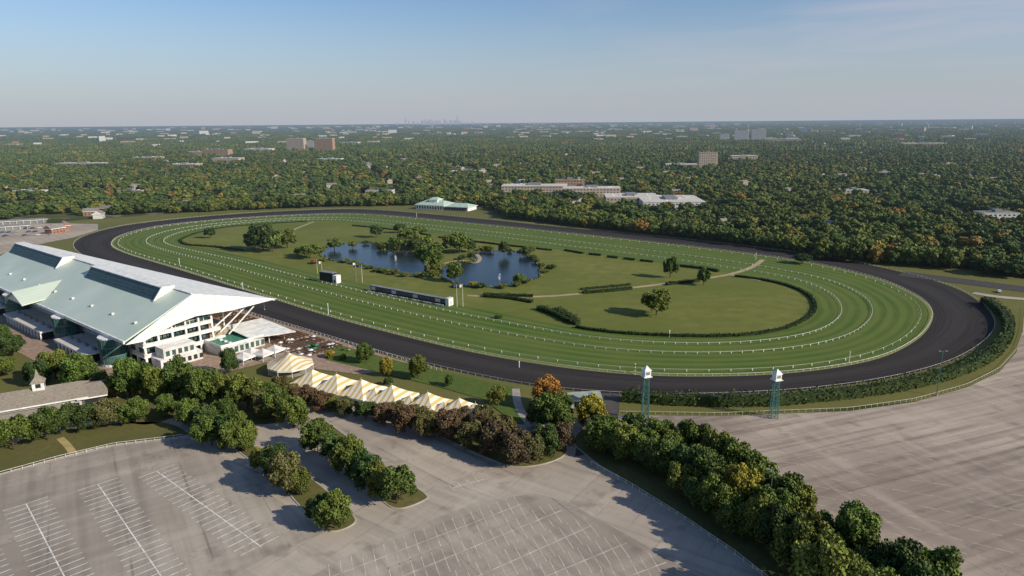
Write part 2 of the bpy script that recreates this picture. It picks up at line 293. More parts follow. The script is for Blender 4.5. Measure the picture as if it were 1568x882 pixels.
def tree_mesh(name,seed,nl,leaf,leafm,nlobe=11,ico_=I1,trunk=True,core=.82,out=.8,rn=.6,vr=.5,cv=.6,zl=.27):
    rng=np.random.default_rng(seed); lob=[]; asp=rng.uniform(.85,1.15)
    for i in range(nlobe):
        a=2*math.pi*(i*.618+rng.random()*.12); zz=(i/(nlobe-1)) if i else 0
        zc=zl+(.80-zl)*zz+rng.uniform(-.04,.04)
        env=.34*asp*math.sqrt(max(.05,1-((zc-.45)/.46)**2))
        rr=env*(.65+.4*rng.random()) if i>0 else 0
        lob.append((rr*math.cos(a),rr*math.sin(a),zc if i>0 else .53,.12+.07*rng.random()+(.13 if i==0 else 0)))
    V=[];Fc=[];var=[];mi=[]
    if trunk:
        mb=MB(); mb.cyl((0,0,-.01),(0,0,.45),.024,.014,bark,6)
        for k in range(4):
            q=lob[1+k]; mb.cyl((0,0,.12+.05*k),(q[0],q[1],q[2]),.012,.004,bark,5)
        V+=mb.v; Fc+=mb.f; var+=[1]*len(mb.f); mi+=[1]*len(mb.f)
    for x,y,z,r in lob:
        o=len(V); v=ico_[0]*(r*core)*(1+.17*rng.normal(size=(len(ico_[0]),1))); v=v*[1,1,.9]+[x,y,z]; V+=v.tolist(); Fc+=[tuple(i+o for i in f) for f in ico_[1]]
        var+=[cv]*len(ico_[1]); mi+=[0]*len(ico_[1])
    L=np.array(lob); w_=L[:,3]**2; idx=rng.choice(len(lob),nl,p=w_/w_.sum()); d=rng.normal(size=(nl,3)); d/=np.linalg.norm(d,axis=1)[:,None]
    fl=(d[:,2]<-.4)&(rng.random(nl)<.6); d[:,2]=np.where(fl,-d[:,2],d[:,2])
    cen=L[idx,:3]+d*(L[idx,3]*(.8+.36*rng.random(nl)**1.3))[:,None]
    v=quads(cen,leaf,rng,d*out,rn); o=len(V); V+=v.tolist(); Fc+=[(o+4*i,o+4*i+1,o+4*i+2,o+4*i+3) for i in range(nl)]
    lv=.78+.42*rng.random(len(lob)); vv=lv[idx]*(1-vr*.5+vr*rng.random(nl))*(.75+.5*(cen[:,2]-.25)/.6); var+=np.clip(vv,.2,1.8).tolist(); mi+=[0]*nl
    return foliage_mesh(name,V,Fc,var,mi,[leafm,bark])
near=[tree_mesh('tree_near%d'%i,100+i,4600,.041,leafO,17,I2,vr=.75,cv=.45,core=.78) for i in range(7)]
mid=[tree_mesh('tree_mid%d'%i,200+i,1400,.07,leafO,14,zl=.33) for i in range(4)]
GREENS=[(.082,.122,.022),(.098,.132,.026),(.066,.104,.022),(.115,.144,.028),(.09,.118,.022)]
COL={'g':None,'d':(.052,.085,.022),'l':(.14,.162,.03),'y':(.26,.22,.03),'o':(.27,.12,.028),'r':(.12,.082,.042),'b':(.11,.105,.036)}
def tree(u,v,hp,wp,c='g',meshes=None,name='deciduous_tree'):
    p=G(u,v); d=depth(p); h=hp*d/FX*1.05; wd=wp*d/FX*1.08
    place(p,h,wd,c,meshes or (near if d<330 else mid),name)
def place(p,h,wd,c,meshes,name='deciduous_tree'):
    o=bpy.data.objects.new(name,random.choice(meshes)); S.collection.objects.link(o); o.location=(p[0],p[1],0.05)
    o.rotation_euler=(0,0,random.random()*6.28); o.scale=(wd*random.uniform(.92,1.1),wd*random.uniform(.92,1.1),h*random.uniform(.92,1.08))
    k=COL[c] or random.choice(GREENS); f=random.uniform(.85,1.15); o.color=(k[0]*f*random.uniform(.9,1.1),k[1]*f,k[2]*f,1)
for a in [(403,385,42,50,'d'),(440,380,32,32,'g'),(322,365,17,17,'d'),(576,364,22,20,'d'),(625,378,32,36,'g'),(608,382,22,26,'g'),(648,380,22,28,'l'),(660,414,42,42,'g'),(704,388,32,34,'g'),(690,380,22,26,'l'),(718,386,22,22,'d'),(772,392,22,18,'d'),(475,396,22,30,'g'),(462,392,16,20,'l'),(512,382,18,22,'g'),(697,432,30,26,'g'),(668,418,16,18,'l'),(1005,483,44,46,'g'),(1077,437,26,22,'g'),(1026,426,32,22,'g'),(585,382,12,18,'g'),(803,392,14,18,'d'),(812,388,12,16,'g'),(640,360,14,28,'g'),(540,380,10,14,'l'),(750,385,10,14,'l'),(796,436,18,20,'g'),(725,440,10,14,'y'),(763,488,6,12,'d'),(612,357,14,18,'d'),(388,382,28,28,'d'),(418,386,30,30,'g'),(636,384,18,26,'d'),(672,386,16,26,'g'),(490,388,12,18,'l')]:
    tree(*a)
def shrub(u,v,h,wd,c='g'):
    place(G(u,v),h*1.25,wd,c,mid,'shrub')
for u,v in [(566,412),(580,416),(592,418),(553,408),(605,421),(640,424),(650,426),(664,424),(820,402),(828,410),(832,418),(815,396),(740,384),(780,386),(672,412),(530,402),(560,374),(640,388),(610,384),(708,398),(722,394),(805,434),(845,412),(495,400),(482,404),(700,440),(790,439),(770,442),(735,441),(620,424),(545,405),(590,378),(655,388)]:
    shrub(u,v,random.uniform(2,3.6),random.uniform(5,9),random.choice('gdlb'))
def hedge(name,pts,wd,h,c=(.035,.06,.015),leaf=.5,dens=7,px=True):
    p=[G(*q) for q in pts] if px else pts
    p=resample(spline(p,False,6) if px else p,max(3,int(len(pts)*5)),False); rng=np.random.default_rng(len(bpy.data.objects))
    V=[];var=[]
    mb=MB()
    for i in range(len(p)-1):
        a=Vector((*p[i],0)); b=Vector((*p[i+1],0)); d=(b-a).normalized(); q=Vector((-d.y,d.x,0))*wd*.42
        mb.hexa([a-q,b-q,b+q,a+q],[x+Vector((0,0,h*.85)) for x in (a-q*.9,b-q*.9,b+q*.9,a+q*.9)],leafO)
        n=int((b-a).length*(wd+2*h)*dens/ (leaf*leaf)/12)+1
        t=rng.random(n); s=rng.random(n)*(wd+2*h)
        off=np.where(s<h,-wd/2,np.where(s<h+wd,s-h-wd/2,wd/2)); z=np.where(s<h,s,np.where(s<h+wd,h,(wd+2*h)-s))
        cen=np.array(a)[None]*(1-t[:,None])+np.array(b)[None]*t[:,None]+np.array(q.normalized())[None]*off[:,None]; cen[:,2]=z*(.85+.3*rng.random(n))*(1+.12*math.sin(i*1.7))
        V.append(quads(cen,leaf,rng)); var+=(.6+.8*rng.random(n)).tolist()
    Vq=np.concatenate(V); o=len(mb.v); nf=len(Vq)//4
    me=foliage_mesh(name,mb.v+Vq.tolist(),mb.f+[(o+4*i,o+4*i+1,o+4*i+2,o+4*i+3) for i in range(nf)],[.6]*len(mb.f)+var,[0]*(len(mb.f)+nf),[leafO])
    ob=bpy.data.objects.new(name,me); S.collection.objects.link(ob); ob.color=(*c,1)
DK=(.03,.055,.014)
hedge('hedge',[(1125,424),(1165,429),(1205,438),(1235,451),(1247,466),(1244,481),(1222,496),(1190,507),(1130,515),(1050,516),(960,512),(905,506),(882,502)],1.8,1.5,DK)
hedge('hedge',[(885,498),(868,492),(850,483),(825,474)],4,2.6,DK); hedge('hedge',[(880,492),(868,485),(853,477)],4,2.6,(.05,.075,.018))
hedge('hedge',[(815,464),(780,458),(740,455)],3,1.8,DK); hedge('hedge',[(816,455),(740,453)],2.5,1.8,DK)
hedge('hedge',[(892,450),(930,447),(967,443)],3,1.8,DK); hedge('hedge',[(890,444),(965,437)],2.5,1.2)
hedge('hedge',[(1020,437),(1070,431)],3,1.8,DK); hedge('hedge',[(1035,408),(1080,413),(1100,417)],2.2,2,DK)
for a,b in [((865,384),(893,389)),((902,390),(920,392)),((930,394),(946,396)),((955,397),(972,399)),((980,400),(1000,402))]: hedge('hedge',[a,((a[0]+b[0])/2,(a[1]+b[1])/2),b],2.2,1.6,DK)
hedge('hedge',[(672,364),(720,370),(780,377),(845,384)],2,1.5,DK); hedge('hedge',[(540,346),(600,352),(660,361)],1.6,1.3,DK)
hedge('hedge',[(276,368),(285,375),(330,379),(372,384)],1.8,1.5,DK); hedge('hedge',[(276,368),(300,358),(350,348),(430,342),(470,340)],1.4,1.1,DK)
hedge('hedge',[(952,614),(1050,620),(1150,621),(1250,614),(1350,602),(1430,585),(1490,564),(1525,542),(1543,515),(1540,492),(1522,474),(1505,465)],4.2,4.4,(.055,.085,.022),.65,6.5)
sheet('grass_verge',[G(*p) for p in [(948,612),(1100,622),(1300,612),(1450,583),(1525,548),(1548,515),(1545,488),(1510,463),(1568,470),(1566,505),(1556,535),(1530,565),(1480,590),(1400,612),(1300,626),(1100,634),(948,632)]],.18,Gl)
rail('white_fence',resample([G(*p) for p in [(948,634),(1100,636.5),(1300,628.5),(1400,614.5),(1480,592),(1530,567),(1557,537),(1567,507),(1569,473)]],60,False),False,2.5,1.2,.06,.06,th=.06)
# ------------------------------------------------------------ ponds
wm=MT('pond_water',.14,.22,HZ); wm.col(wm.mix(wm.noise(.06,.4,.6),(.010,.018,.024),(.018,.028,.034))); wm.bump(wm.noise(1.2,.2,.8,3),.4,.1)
bank=simple('pond_bank',(.16,.15,.07),.9)
def offs(pts,d):
    c=np.array([(p[0],p[1]) for p in pts]); t=np.roll(c,-1,0)-np.roll(c,1,0); n_=np.c_[t[:,1],-t[:,0]]; n_/=np.linalg.norm(n_,axis=1)[:,None]+1e-9
    a=.5*np.sum(c[:,0]*np.roll(c[:,1],-1)-c[:,1]*np.roll(c[:,0],-1)); return c+n_*d*(1 if a>0 else -1)
rbk=np.random.default_rng(3)
for q in ([(492,386),(505,377),(540,372),(580,373),(578,381),(600,385),(632,386),(655,394),(652,408),(645,419),(612,419),(575,411),(535,403),(500,397)],[(674,412),(700,402),(728,402),(722,390),(758,384),(795,387),(814,396),(828,412),(824,425),(800,434),(760,440),(715,438),(685,430),(672,420)]):
    sp=smooth_poly(q); sheet('pond_bank',offs(sp,1.5),.17,bank); sheet('pond_water',[(p.x,p.y) for p in sp],.2,wm.m)
    e=resample(offs(sp,.6),900); e=e+rbk.normal(size=e.shape)*.5; m_=rbk.random(len(e))<.75; e=e[m_]
    cen=np.c_[e,.3+.8*rbk.random(len(e))]; V=quads(cen,1.2,rbk); nf=len(cen)
    me=foliage_mesh('reed_fringe',V.tolist(),[(4*i,4*i+1,4*i+2,4*i+3) for i in range(nf)],list(rbk.uniform(.6,1.4,nf)),[0]*nf,[leafO]); ob=bpy.data.objects.new('reed_fringe',me); ob.color=(.11,.13,.035,1); S.collection.objects.link(ob)
spray=simple('spray',(.8,.82,.85),.5)
for u,v in ((765,430),(700,420),(606,400)):
    p=G(u,v); rng=np.random.default_rng(u); n=260; t=rng.random(n); r=2.2*t*(1-t)*2*(.3+.7*rng.random(n)); an=rng.random(n)*6.28
    cen=np.c_[p.x+r*np.cos(an),p.y+r*np.sin(an),.2+5*np.sqrt(1-t)*rng.random(n)**.6]
    V=quads(cen,.22,rng); me=bpy.data.meshes.new('fountain'); me.from_pydata(V.tolist(),[],[(4*i,4*i+1,4*i+2,4*i+3) for i in range(n)]); me.materials.append(spray)
    S.collection.objects.link(bpy.data.objects.new('fountain',me))
sand=simple('sand_path',(.40,.32,.20),.95,.05,.2,.2)
def ribbon(name,px,wd,z,mat,n=60,px_=True):
    c=resample(spline([G(*p) for p in px] if px_ else px,False,8),n,False); t=np.gradient(c,axis=0); nn=np.c_[-t[:,1],t[:,0]]/np.linalg.norm(t,axis=1)[:,None]*wd/2
    mb=MB()
    for i in range(n-1): mb.poly([(*(c[i]-nn[i]),z),(*(c[i+1]-nn[i+1]),z),(*(c[i+1]+nn[i+1]),z),(*(c[i]+nn[i]),z)],mat)
    return mb.build(name)
ribbon('sand_path',[(715,453),(780,455),(840,454),(890,450),(950,443),(1010,436),(1070,428),(1115,421),(1150,410),(1168,398)],3.6,.22,sand)
ribbon('sand_path',[(1115,421),(1150,427),(1165,430)],3,.24,sand)
ribbon('sand_path',[(680,404),(705,399),(728,403),(735,396),(730,390)],3,.24,sand)
ribbon('sand_path',[(415,372),(450,352),(480,340)],3,.22,sand)
# ------------------------------------------------------------ roads east + west
dk=simple('dark_asphalt_road',(.06,.057,.055),.9)
ribbon('chute_track',[(1380,419),(1450,428),(1520,437),(1620,450),(1800,474)],17,.2,dk)
ribbon('service_road',[(1490,449),(1530,455),(1600,462),(1800,490)],6,.22,road)
sheet('parking_lot',[G(*p) for p in [(-420,430),(-420,350),(-100,345),(60,342),(150,343),(150,352),(112,364),(70,372),(30,384),(-100,410)]],.1,lotA)
# ------------------------------------------------------------ GRANDSTAND
Ax=Vector((-.778,.628,0)); Bx=Vector((.628,.778,0))
def W(a,b,z): return Ax*a+Bx*b+Vector((0,0,z))
rm=MT('roof_panels',.45,.4)
sp=rm.n.new('ShaderNodeVectorMath'); sp.operation='DOT_PRODUCT'; sp.inputs[1].default_value=tuple(Ax); rm.k.new(rm.pos(),sp.inputs[0])
fr=rm.math('FRACT',rm.math('DIVIDE',sp.outputs['Value'],2.4)); ln=rm.math('LESS_THAN',fr,.1)
c=rm.mix(rm.noise(.06,.3,.7,5),(.52,.62,.50),(.64,.72,.60)); c=rm.mix(rm.math('MULTIPLY',ln,.35),c,(.32,.39,.32)); rm.col(c); rm=rm.m
sheet('apron_paving',[W(a,b,0) for a,b in [(200,187.5),(540,190),(540,84),(300,90),(262,120),(258,150),(215,165)]],.2,simple('apron_paving',(.33,.24,.18),.9,.1,.25,.5))
gs=MB()
def gb(a0,a1,b0,b1,z0,z1,m,mt=None): gs.box(W,a0,a1,b0,b1,z0,z1,m,mt)
a0,a1=293.5,508
def slab(p,th,m):
    gs.hexa([Vector(x)-Vector((0,0,th)) for x in p],[Vector(x) for x in p],m)
slab([W(a0-2,108,14),W(a1,108,14),W(a1,137.7,28),W(a0-2,137.7,28)],.7,rm)
slab([W(a0-2,137.705,28),W(a1,137.705,28),W(a1,150,24.7),W(a0-2,177.6,17.4)],.7,white)
gb(a0-2.3,a1,107.2,107.9,12.9,14.2,white)
gs.prism([W(a0-2.4,107.9,12.6),W(a0-2.4,137.7,28.2),W(a0-2.4,178.2,17.6),W(a0-2.4,155,16.9),W(a0-2.4,138,18.0),W(a0-2.4,128,16.4),W(a0-2.4,115,12.2)],-Ax*.5,white)
gb(a0-2,a1,137.3,138.1,28.02,28.35,white)
for s0,s1 in ((309,388),(426,506)):
    hb=129.2; zb=14+(hb-108)*(14/29.7)
    gs.prism([W(s0,hb,zb-.3),W(s0,137.9,28.05),W(s0,137.9,29.0),W(s0,133,29.0)],Ax*(s1-s0),rm)
    for i in range(4):
        t0=i/4+.015; t1=(i+1)/4-.015
        p=lambda t,aa,off:W(aa,hb+(133-hb)*t-off*.6,zb+(28.8-zb)*t+off*.8)
        gs.hexa([p(t0,s0+1,.05),p(t0,s1-1,.05),p(t1,s1-1,.05),p(t1,s0+1,.05)],[p(t0,s0+1,.25),p(t0,s1-1,.25),p(t1,s1-1,.25),p(t1,s0+1,.25)],louver)
    gs.prism([W(s0-1,hb-1,zb),W(s0-1,132.6,29.7),W(s0-1,138.3,29.5),W(s0-1,138,28)],Ax*.8,white)
    gb(s0-.2,s1,132.6,138.2,29.01,29.4,white)
for sg in (-1,1): slab([W(404,101,19.5),W(404,124,21.6),W(404+sg*13,112,15.9),W(404+sg*13,101,14.6)],.5,rm)
gs.prism([W(392,102,14),W(404,102,19),W(416,102,14)],Bx*.4,white)
for k in range(9): 
    a=300+k*23; gb(a,a+1.2,116,117.2,17.9,18.8,dwhite)
lev=[0,4.6,9.2,13.4]
gb(a0+3,a1,121,146,0,13,dark)
gb(a0+3.5,a1,124,142,13,19,glass)
for i,z in enumerate(lev):
    ext=[148,152,150,146][i]
    if z>0: gb(a0,a1,115.5,ext,z-.9,z,white)
    if z>0: gb(a0+.1,a1,115.6,115.9,z,z+1.1,dwhite); gb(a0+.1,a0+.3,115.95,ext-.1,z,z+.9,dwhite)
for k in range(28):
    a=a0+.3+k*7.8
    gb(a,a+.9,116.0,116.9,0,12.4,white)
    gb(a+2.2,a+5.8,119.9,120.9,.5,3.4,glass); gb(a+2.2,a+5.8,119.9,120.9,5.2,8.2,glass); gb(a+2.2,a+5.8,119.9,120.9,9.8,12.3,glass)
for b in (122,128,134,140,146): gb(a0+.3,a0+1.1,b,b+.8,0,16.5 if b>126 else 12.4,white)
for z0,z1 in ((.5,3.6),(5.8,8.2),(10.4,12.4)):
    for b in np.arange(117.5,144,1.9): gb(a0+2.2,a0+2.9,b,b+1.4,z0,z1,glass)
gb(a0+2.4,a0+2.99,121,146,13.45,17,glass)
for b in np.arange(121,147,3.2): gb(a0+2,a0+2.38,b,b+.3,13.4,17.4,white)
gb(a0+1.8,a0+2.38,121,147,15.2,15.5,white)
for b0_,z0_ in ((146,9),(150,7),(154,5)): gs.cyl(W(a0+.8,b0_,z0_),W(a0+.8,b0_+14,17.2-(b0_-146)*.2),.35,.3,white,6)
gb(a0-9,a0-.4,118,136,0,4.2,dwhite,white); gb(a0-8,a0-.4,120,134,4.2,8.4,dwhite,white)
for b in np.arange(119,135,2.6): gb(a0-9.06,a0-9.01,b,b+1.6,1,3,dark)
for b in np.arange(121,133,2.6): gb(a0-8.06,a0-8.01,b,b+1.6,5,7.2,glass)
gb(a0-14,a0+8,142,163,0,4.4,dwhite,greenp)
for b in np.arange(143,162,2.6): gb(a0-14.06,a0-14.01,b,b+1.7,.8,3.4,glass)
gb(a0-14.2,a0+8,141.8,142.0,4.4,5.5,white); gb(a0-14.2,a0-14,142,163,4.4,5.5,white)
for k in range(5): gb(a0-12+k*4,a0-10.6+k*4,147,148.4,4.41,5.2,dwhite)
gs.hexa([W(a0-14,156,5),W(a0+9,156,6.5),W(a0+9,176,6.0),W(a0-20,176,4.5)],[W(a0-14,156,5.3),W(a0+9,156,6.8),W(a0+9,176,6.3),W(a0-20,176,4.8)],white)
for b in (158,166,174):
    gs.cyl(W(a0-13,b,0),W(a0-13,b,4.8),.25,.25,white); gs.cyl(W(a0,b,0),W(a0,b,5.4),.25,.25,white)
for i in range(16):
    b0=146+i*1.5; z=10.5-i*.6
    gb(a0+4,a1-6,b0,b0+1.49,0,z,conc if i%2 else tan)
for a in np.arange(a0+12,a1,24): gs.cyl(W(a,158,3),W(a,158,19),.45,.35,white,8)
for a in (309,362,433,480):
    for k,(z0,z1,m) in enumerate(((0,1.2,white),(1.2,4.4,glass),(4.4,5.0,steelg),(5.0,8.2,glass),(8.2,8.8,steelg),(8.8,12.2,glass),(12.2,12.8,white))):
        r=5.2+(.12 if m!=glass else 0)
        gs.cyl(W(a,109.5,z0),W(a,109.5,z1),r,r,m,20)
    for k in range(20):
        an=2*math.pi*k/20; q=W(a,109.5,0)+Vector((math.cos(an),math.sin(an),0))*5.22; gs.cyl(q,q+Vector((0,0,12.2)),.1,.1,steelg,4)
for s0,s1 in ((318,352),(372,424),(442,472),(486,520)):
    gb(s0,s1,102,115,0,3.8,dark); gb(s0-1,s1+1,101,115.4,3.8,4.6,white,roofw)
    for a in np.arange(s0,s1,4.4): gb(a,a+.8,101.2,101.9,0,3.79,white)
    for a in np.arange(s0+2,s1-3,8.8): gb(a,a+3,106,107,4.61,6,grey)
gs.build('grandstand')
be=MB()
for i in range(9):
    b=166+i*2.2
    for s0 in np.arange(249,360,13):
        be.box(W,s0,s0+11.5,b,b+.5,.45,.55,tan); be.box(W,s0,s0+11.5,b+.5,b+.58,.5,1.0,tan)
        for a in (s0+.5,s0+5.5,s0+10.8): be.box(W,a,a+.15,b+.1,b+.4,.2,.45,grey)
be.build('spectator_benches')
tb_=MB()
for i in range(20):
    q=W(random.uniform(238,272),random.uniform(160,184),0.2); tb_.cyl(q,q+Vector((0,0,2.4)),.04,.04,grey,5); tb_.cyl(q+Vector((0,0,.7)),q+Vector((0,0,.76)),.55,.55,dwhite,10); tb_.cyl(q+Vector((0,0,2.2)),q+Vector((0,0,2.8)),1.2,.05,random.choice([white,dwhite,greenp,tan]),8)
tb_.build('parasol_tables')
rail('apron_fence',resample([W(190,188.6,0),W(540,188.6,0)],50,False),False,3,1.2,.1)
# ------------------------------------------------------------ tents
stripe=MT('striped_canvas',.8,.1); sp=stripe.n.new('ShaderNodeVectorMath'); sp.operation='DOT_PRODUCT'; 
T0=G(478,567,6.5); T1=G(703,610,6.5); tdir=(T1-T0).normalized(); tang=math.atan2(tdir.y,tdir.x); sp.inputs[1].default_value=(tdir.x,tdir.y,0)
stripe.k.new(stripe.pos(),sp.inputs[0]); fr=stripe.math('FRACT',stripe.math('DIVIDE',sp.outputs['Value'],2.2)); stripe.col(stripe.mix(stripe.math('LESS_THAN',fr,.42),(.78,.73,.60),(.62,.45,.17))); stripe=stripe.m
def tent(p,wd,ang,hw=3.2,ht=6.5,n=4,mat=stripe,name='marquee_tent',dp=None):
    mb=MB(); fr=frame(p,ang); dp=dp or wd
    if n==4: ring=lambda s,z:[fr(x*wd/2*s,y*dp/2*s,z) for x,y in ((-1,-1),(1,-1),(1,1),(-1,1))]
    else: ring=lambda s,z:[fr(math.cos(2*math.pi*(i+.5)/n)*wd/2*s,math.sin(2*math.pi*(i+.5)/n)*wd/2*s,z) for i in range(n)]
    prof=[(1,hw),(.62,hw+(ht-hw)*.3),(.3,hw+(ht-hw)*.64),(.03,ht)]
    rs=[ring(s,z) for s,z in prof]
    for a,b in zip(rs,rs[1:]):
        for i in range(n): mb.poly([a[i],a[(i+1)%n],b[(i+1)%n],b[i]],mat)
    mb.poly(rs[-1],mat)
    lo_=ring(1.004,hw-.7); hi=ring(1.004,hw+.02)
    for i in range(n): mb.poly([lo_[i],lo_[(i+1)%n],hi[(i+1)%n],hi[i]],white)
    for q in ring(.97,0): mb.cyl(q,(q.x,q.y,hw),.12,.12,white,6)
    mb.cyl((p[0],p[1],ht-.1),(p[0],p[1],ht+.9),.08,.03,white,5)
    mb.poly(ring(.94,.3),conc)
    return mb.build(name,False)
for u,v in [(478,566),(515,573),(553,581),(600,590),(655,601),(703,610)]: tent(G(u,v,7.4),12.6 if u<590 else 13.6,tang,2.9,7.4,dp=14.5)
for u,v in [(574,594),(628,605),(680,615),(728,618)]: tent(G(u,v,5.6),8.5,tang,3,5.6)
tent(G(443,541,7.8),19,tang+.2,3.4,7.8,10,name='round_marquee_tent')
for u,v in [(384,531),(402,533),(420,527),(372,538)]: tent(G(u,v,5),7,tang,2.8,4.8,4,dwhite,'white_canopy_tent')
lawn2=grassmat('track_lawn',(.09,.14,.03),(.13,.17,.045))
sheet('track_lawn',[G(*p) for p in [(495,533),(520,529),(600,551),(700,575),(800,597),(790,612),(810,650),(790,650),(740,612),(660,590),(560,566),(500,552)]],.24,lawn2)
ribbon('footpath',[(790,596),(792,615),(800,635),(815,655)],3,.27,conc,20)
# ------------------------------------------------------------ pavilion lower left
pv=MB(); r0=G(-60,612,9); r1=G(128,582,9); an=math.atan2(r1.y-r0.y,r1.x-r0.x); L=(r1-r0).length; fr=frame(r0,an)
def hip(mb,fr,x0,x1,y0,y1,ze,zr,mat,wall,hipd=0,base=0,ov=1.2):
    ym=(y0+y1)/2
    e=[fr(x0-ov,y0-ov,ze),fr(x1+ov,y0-ov,ze),fr(x1+ov,y1+ov,ze),fr(x0-ov,y1+ov,ze)]; k=[fr(x0-ov+hipd,ym,zr),fr(x1+ov-hipd,ym,zr)]
    mb.poly([e[0],e[1],k[1],k[0]],mat); mb.poly([e[2],e[3],k[0],k[1]],mat); mb.poly([e[1],e[2],k[1]],mat if hipd else wall); mb.poly([e[3],e[0],k[0]],mat if hipd else wall)
    eb=[p-Vector((0,0,.5)) for p in e]
    for i in range(4): mb.poly([eb[i],eb[(i+1)%4],e[(i+1)%4],e[i]],white)
    mb.poly(eb[::-1],white)
    mb.box(fr,x0,x1,y0,y1,base,ze-.51,wall)
hip(pv,fr,0,L,-8,8,5.6,9,roofb,dwhite,3)
hip(pv,fr,2,L-8,-20,-8.5,4,6,roofb,dark,3)
for x in np.arange(1,L,4.5):
    pv.box(fr,x,x+1.8,-8.15,-8.05,1,3.6,dark); pv.box(fr,x,x+.4,-21,-20.5,0,3.4,white)
pv.box(fr,L+.05,L+.12,-3,3,.3,3.5,dark)
for q in (-7,7): pv.cyl(fr(L+5,q,0),fr(L+5,q,5),.3,.3,white)
hip(pv,fr,L-1,L+6,-8,8,5.2,7.6,roofb,dark,2)
cx=L*.62
pv.box(fr,cx-1.8,cx+1.8,-1.8,1.8,8,11.2,white)
for s in (-1,1): pv.box(fr,cx-.8,cx+.8,s*1.82-.03,s*1.82+.03,9.3,10.8,dark); pv.box(fr,cx+s*1.82-.03,cx+s*1.82+.03,-.8,.8,9.3,10.8,dark)
b_=[fr(cx+x*2.3,y*2.3,11.2) for x,y in ((-1,-1),(1,-1),(1,1),(-1,1))]; c_=[fr(cx+x*.7,y*.7,13.2) for x,y in ((-1,-1),(1,-1),(1,1),(-1,1))]
for i in range(4): pv.poly([b_[i],b_[(i+1)%4],c_[(i+1)%4],c_[i]],roofb); pv.poly([c_[i],c_[(i+1)%4],fr(cx,0,16)],roofb)
pv.poly(b_[::-1],white)
pv.build('paddock_pavilion')
sh=MB(); p=G(893,619); fr=frame(p,.15); hip(sh,fr,-5.5,5.5,-3,3,3.4,5,simple('green_grey_roof',(.26,.31,.28),.7),dwhite,0,ov=.6)
for x in (-4,-1,2): sh.box(fr,x,x+1.8,-3.06,-3.01,.2,2.4,dark)
sh.build('storage_shed')
# ------------------------------------------------------------ islands
kerb=simple('kerb_concrete',(.44,.40,.34),.85,.1)
Gd=grassmat('verge_grass',(.10,.125,.032),(.17,.165,.055),(.13,.10,.045),.05,.6)
def island(px,smooth=True,z=.3):
    pts=smooth_poly(px) if smooth else [G(*p) for p in px]
    o=offs(pts,.0); mb=MB(); inn=offs(pts,-.35); n=len(pts)
    for i in range(n):
        j=(i+1)%n; mb.poly([(*o[i],.08),(*o[j],.08),(*o[j],z-.03),(*o[i],z-.03)],kerb); mb.poly([(*o[i],z-.03),(*o[j],z-.03),(*inn[j],z-.03),(*inn[i],z-.03)],kerb)
    mb.build('kerb'); sheet('grass_island',inn,z-.02,Gd)
island([(-160,770),(-60,742),(0,727),(90,702),(175,682),(280,669),(284,660),(255,648),(200,647),(120,655),(40,672),(-60,700),(-160,720)])
island([(285,640),(330,668),(375,700),(430,745),(480,800),(510,815),(545,800),(530,778),(480,735),(430,705),(385,680),(340,652),(305,632)])
island([(468,658),(500,690),(550,730),(585,768),(612,780),(652,766),(650,755),(610,728),(560,690),(520,660),(488,640)])
island([(560,618),(620,645),(680,672),(740,700),(790,716),(845,708),(870,690),(850,670),(780,655),(700,635),(620,615)])
island([(878,672),(900,700),(950,735),(1040,790),(1120,845),(1190,900),(1300,1000),(1500,1000),(1420,900),(1330,838),(1240,782),(1130,722),(1040,680),(960,650),(920,640)])
island([(150,640),(220,652),(280,640),(330,650),(420,650),(440,630),(420,600),(300,580),(150,590),(60,600),(60,640)])
ribbon('footpath',[(92,672),(104,684),(112,695)],2.2,.34,simple('yellow_path',(.42,.33,.14),.9),10)
for a in [(325,682,50,50,'g'),(366,690,58,50,'g'),(440,756,68,66,'b'),(425,730,50,44,'d'),(513,810,62,60,'g'),(492,800,50,40,'d'),(460,758,45,40,'g'),(487,692,55,50,'g'),(535,725,60,52,'g'),(565,748,62,50,'d'),(608,772,64,56,'g'),(585,760,50,46,'l'),(550,735,54,48,'g'),(515,712,50,44,'g'),(405,722,44,40,'l'),(350,684,48,46,'d')]: tree(*a)
for a in [(22,690,62,58,'g'),(74,675,50,42,'g'),(120,662,50,50,'d'),(165,655,44,44,'b'),(208,648,42,46,'g'),(86,580,48,48,'l'),(125,595,52,50,'g'),(60,590,38,36,'d'),(200,610,62,46,'g'),(242,615,60,44,'l'),(275,608,66,50,'g'),(312,625,72,54,'g'),(345,622,52,42,'l'),(380,628,55,45,'g'),(425,640,50,48,'g'),(450,655,48,46,'l'),(290,655,50,44,'g'),(318,662,48,40,'d'),(255,640,40,34,'g'),(352,575,42,30,'d'),(405,640,46,40,'b'),(155,600,36,34,'d'),(375,690,50,40,'l'),(220,600,46,40,'d'),(262,600,46,40,'g'),(296,612,50,44,'g'),(330,610,46,40,'d'),(180,606,36,34,'l'),(20,545,34,36,'d'),(2,530,36,36,'g'),(5,575,30,40,'g'),(345,650,44,44,'g'),(408,622,38,40,'g'),(105,575,34,36,'g')]: tree(*a)
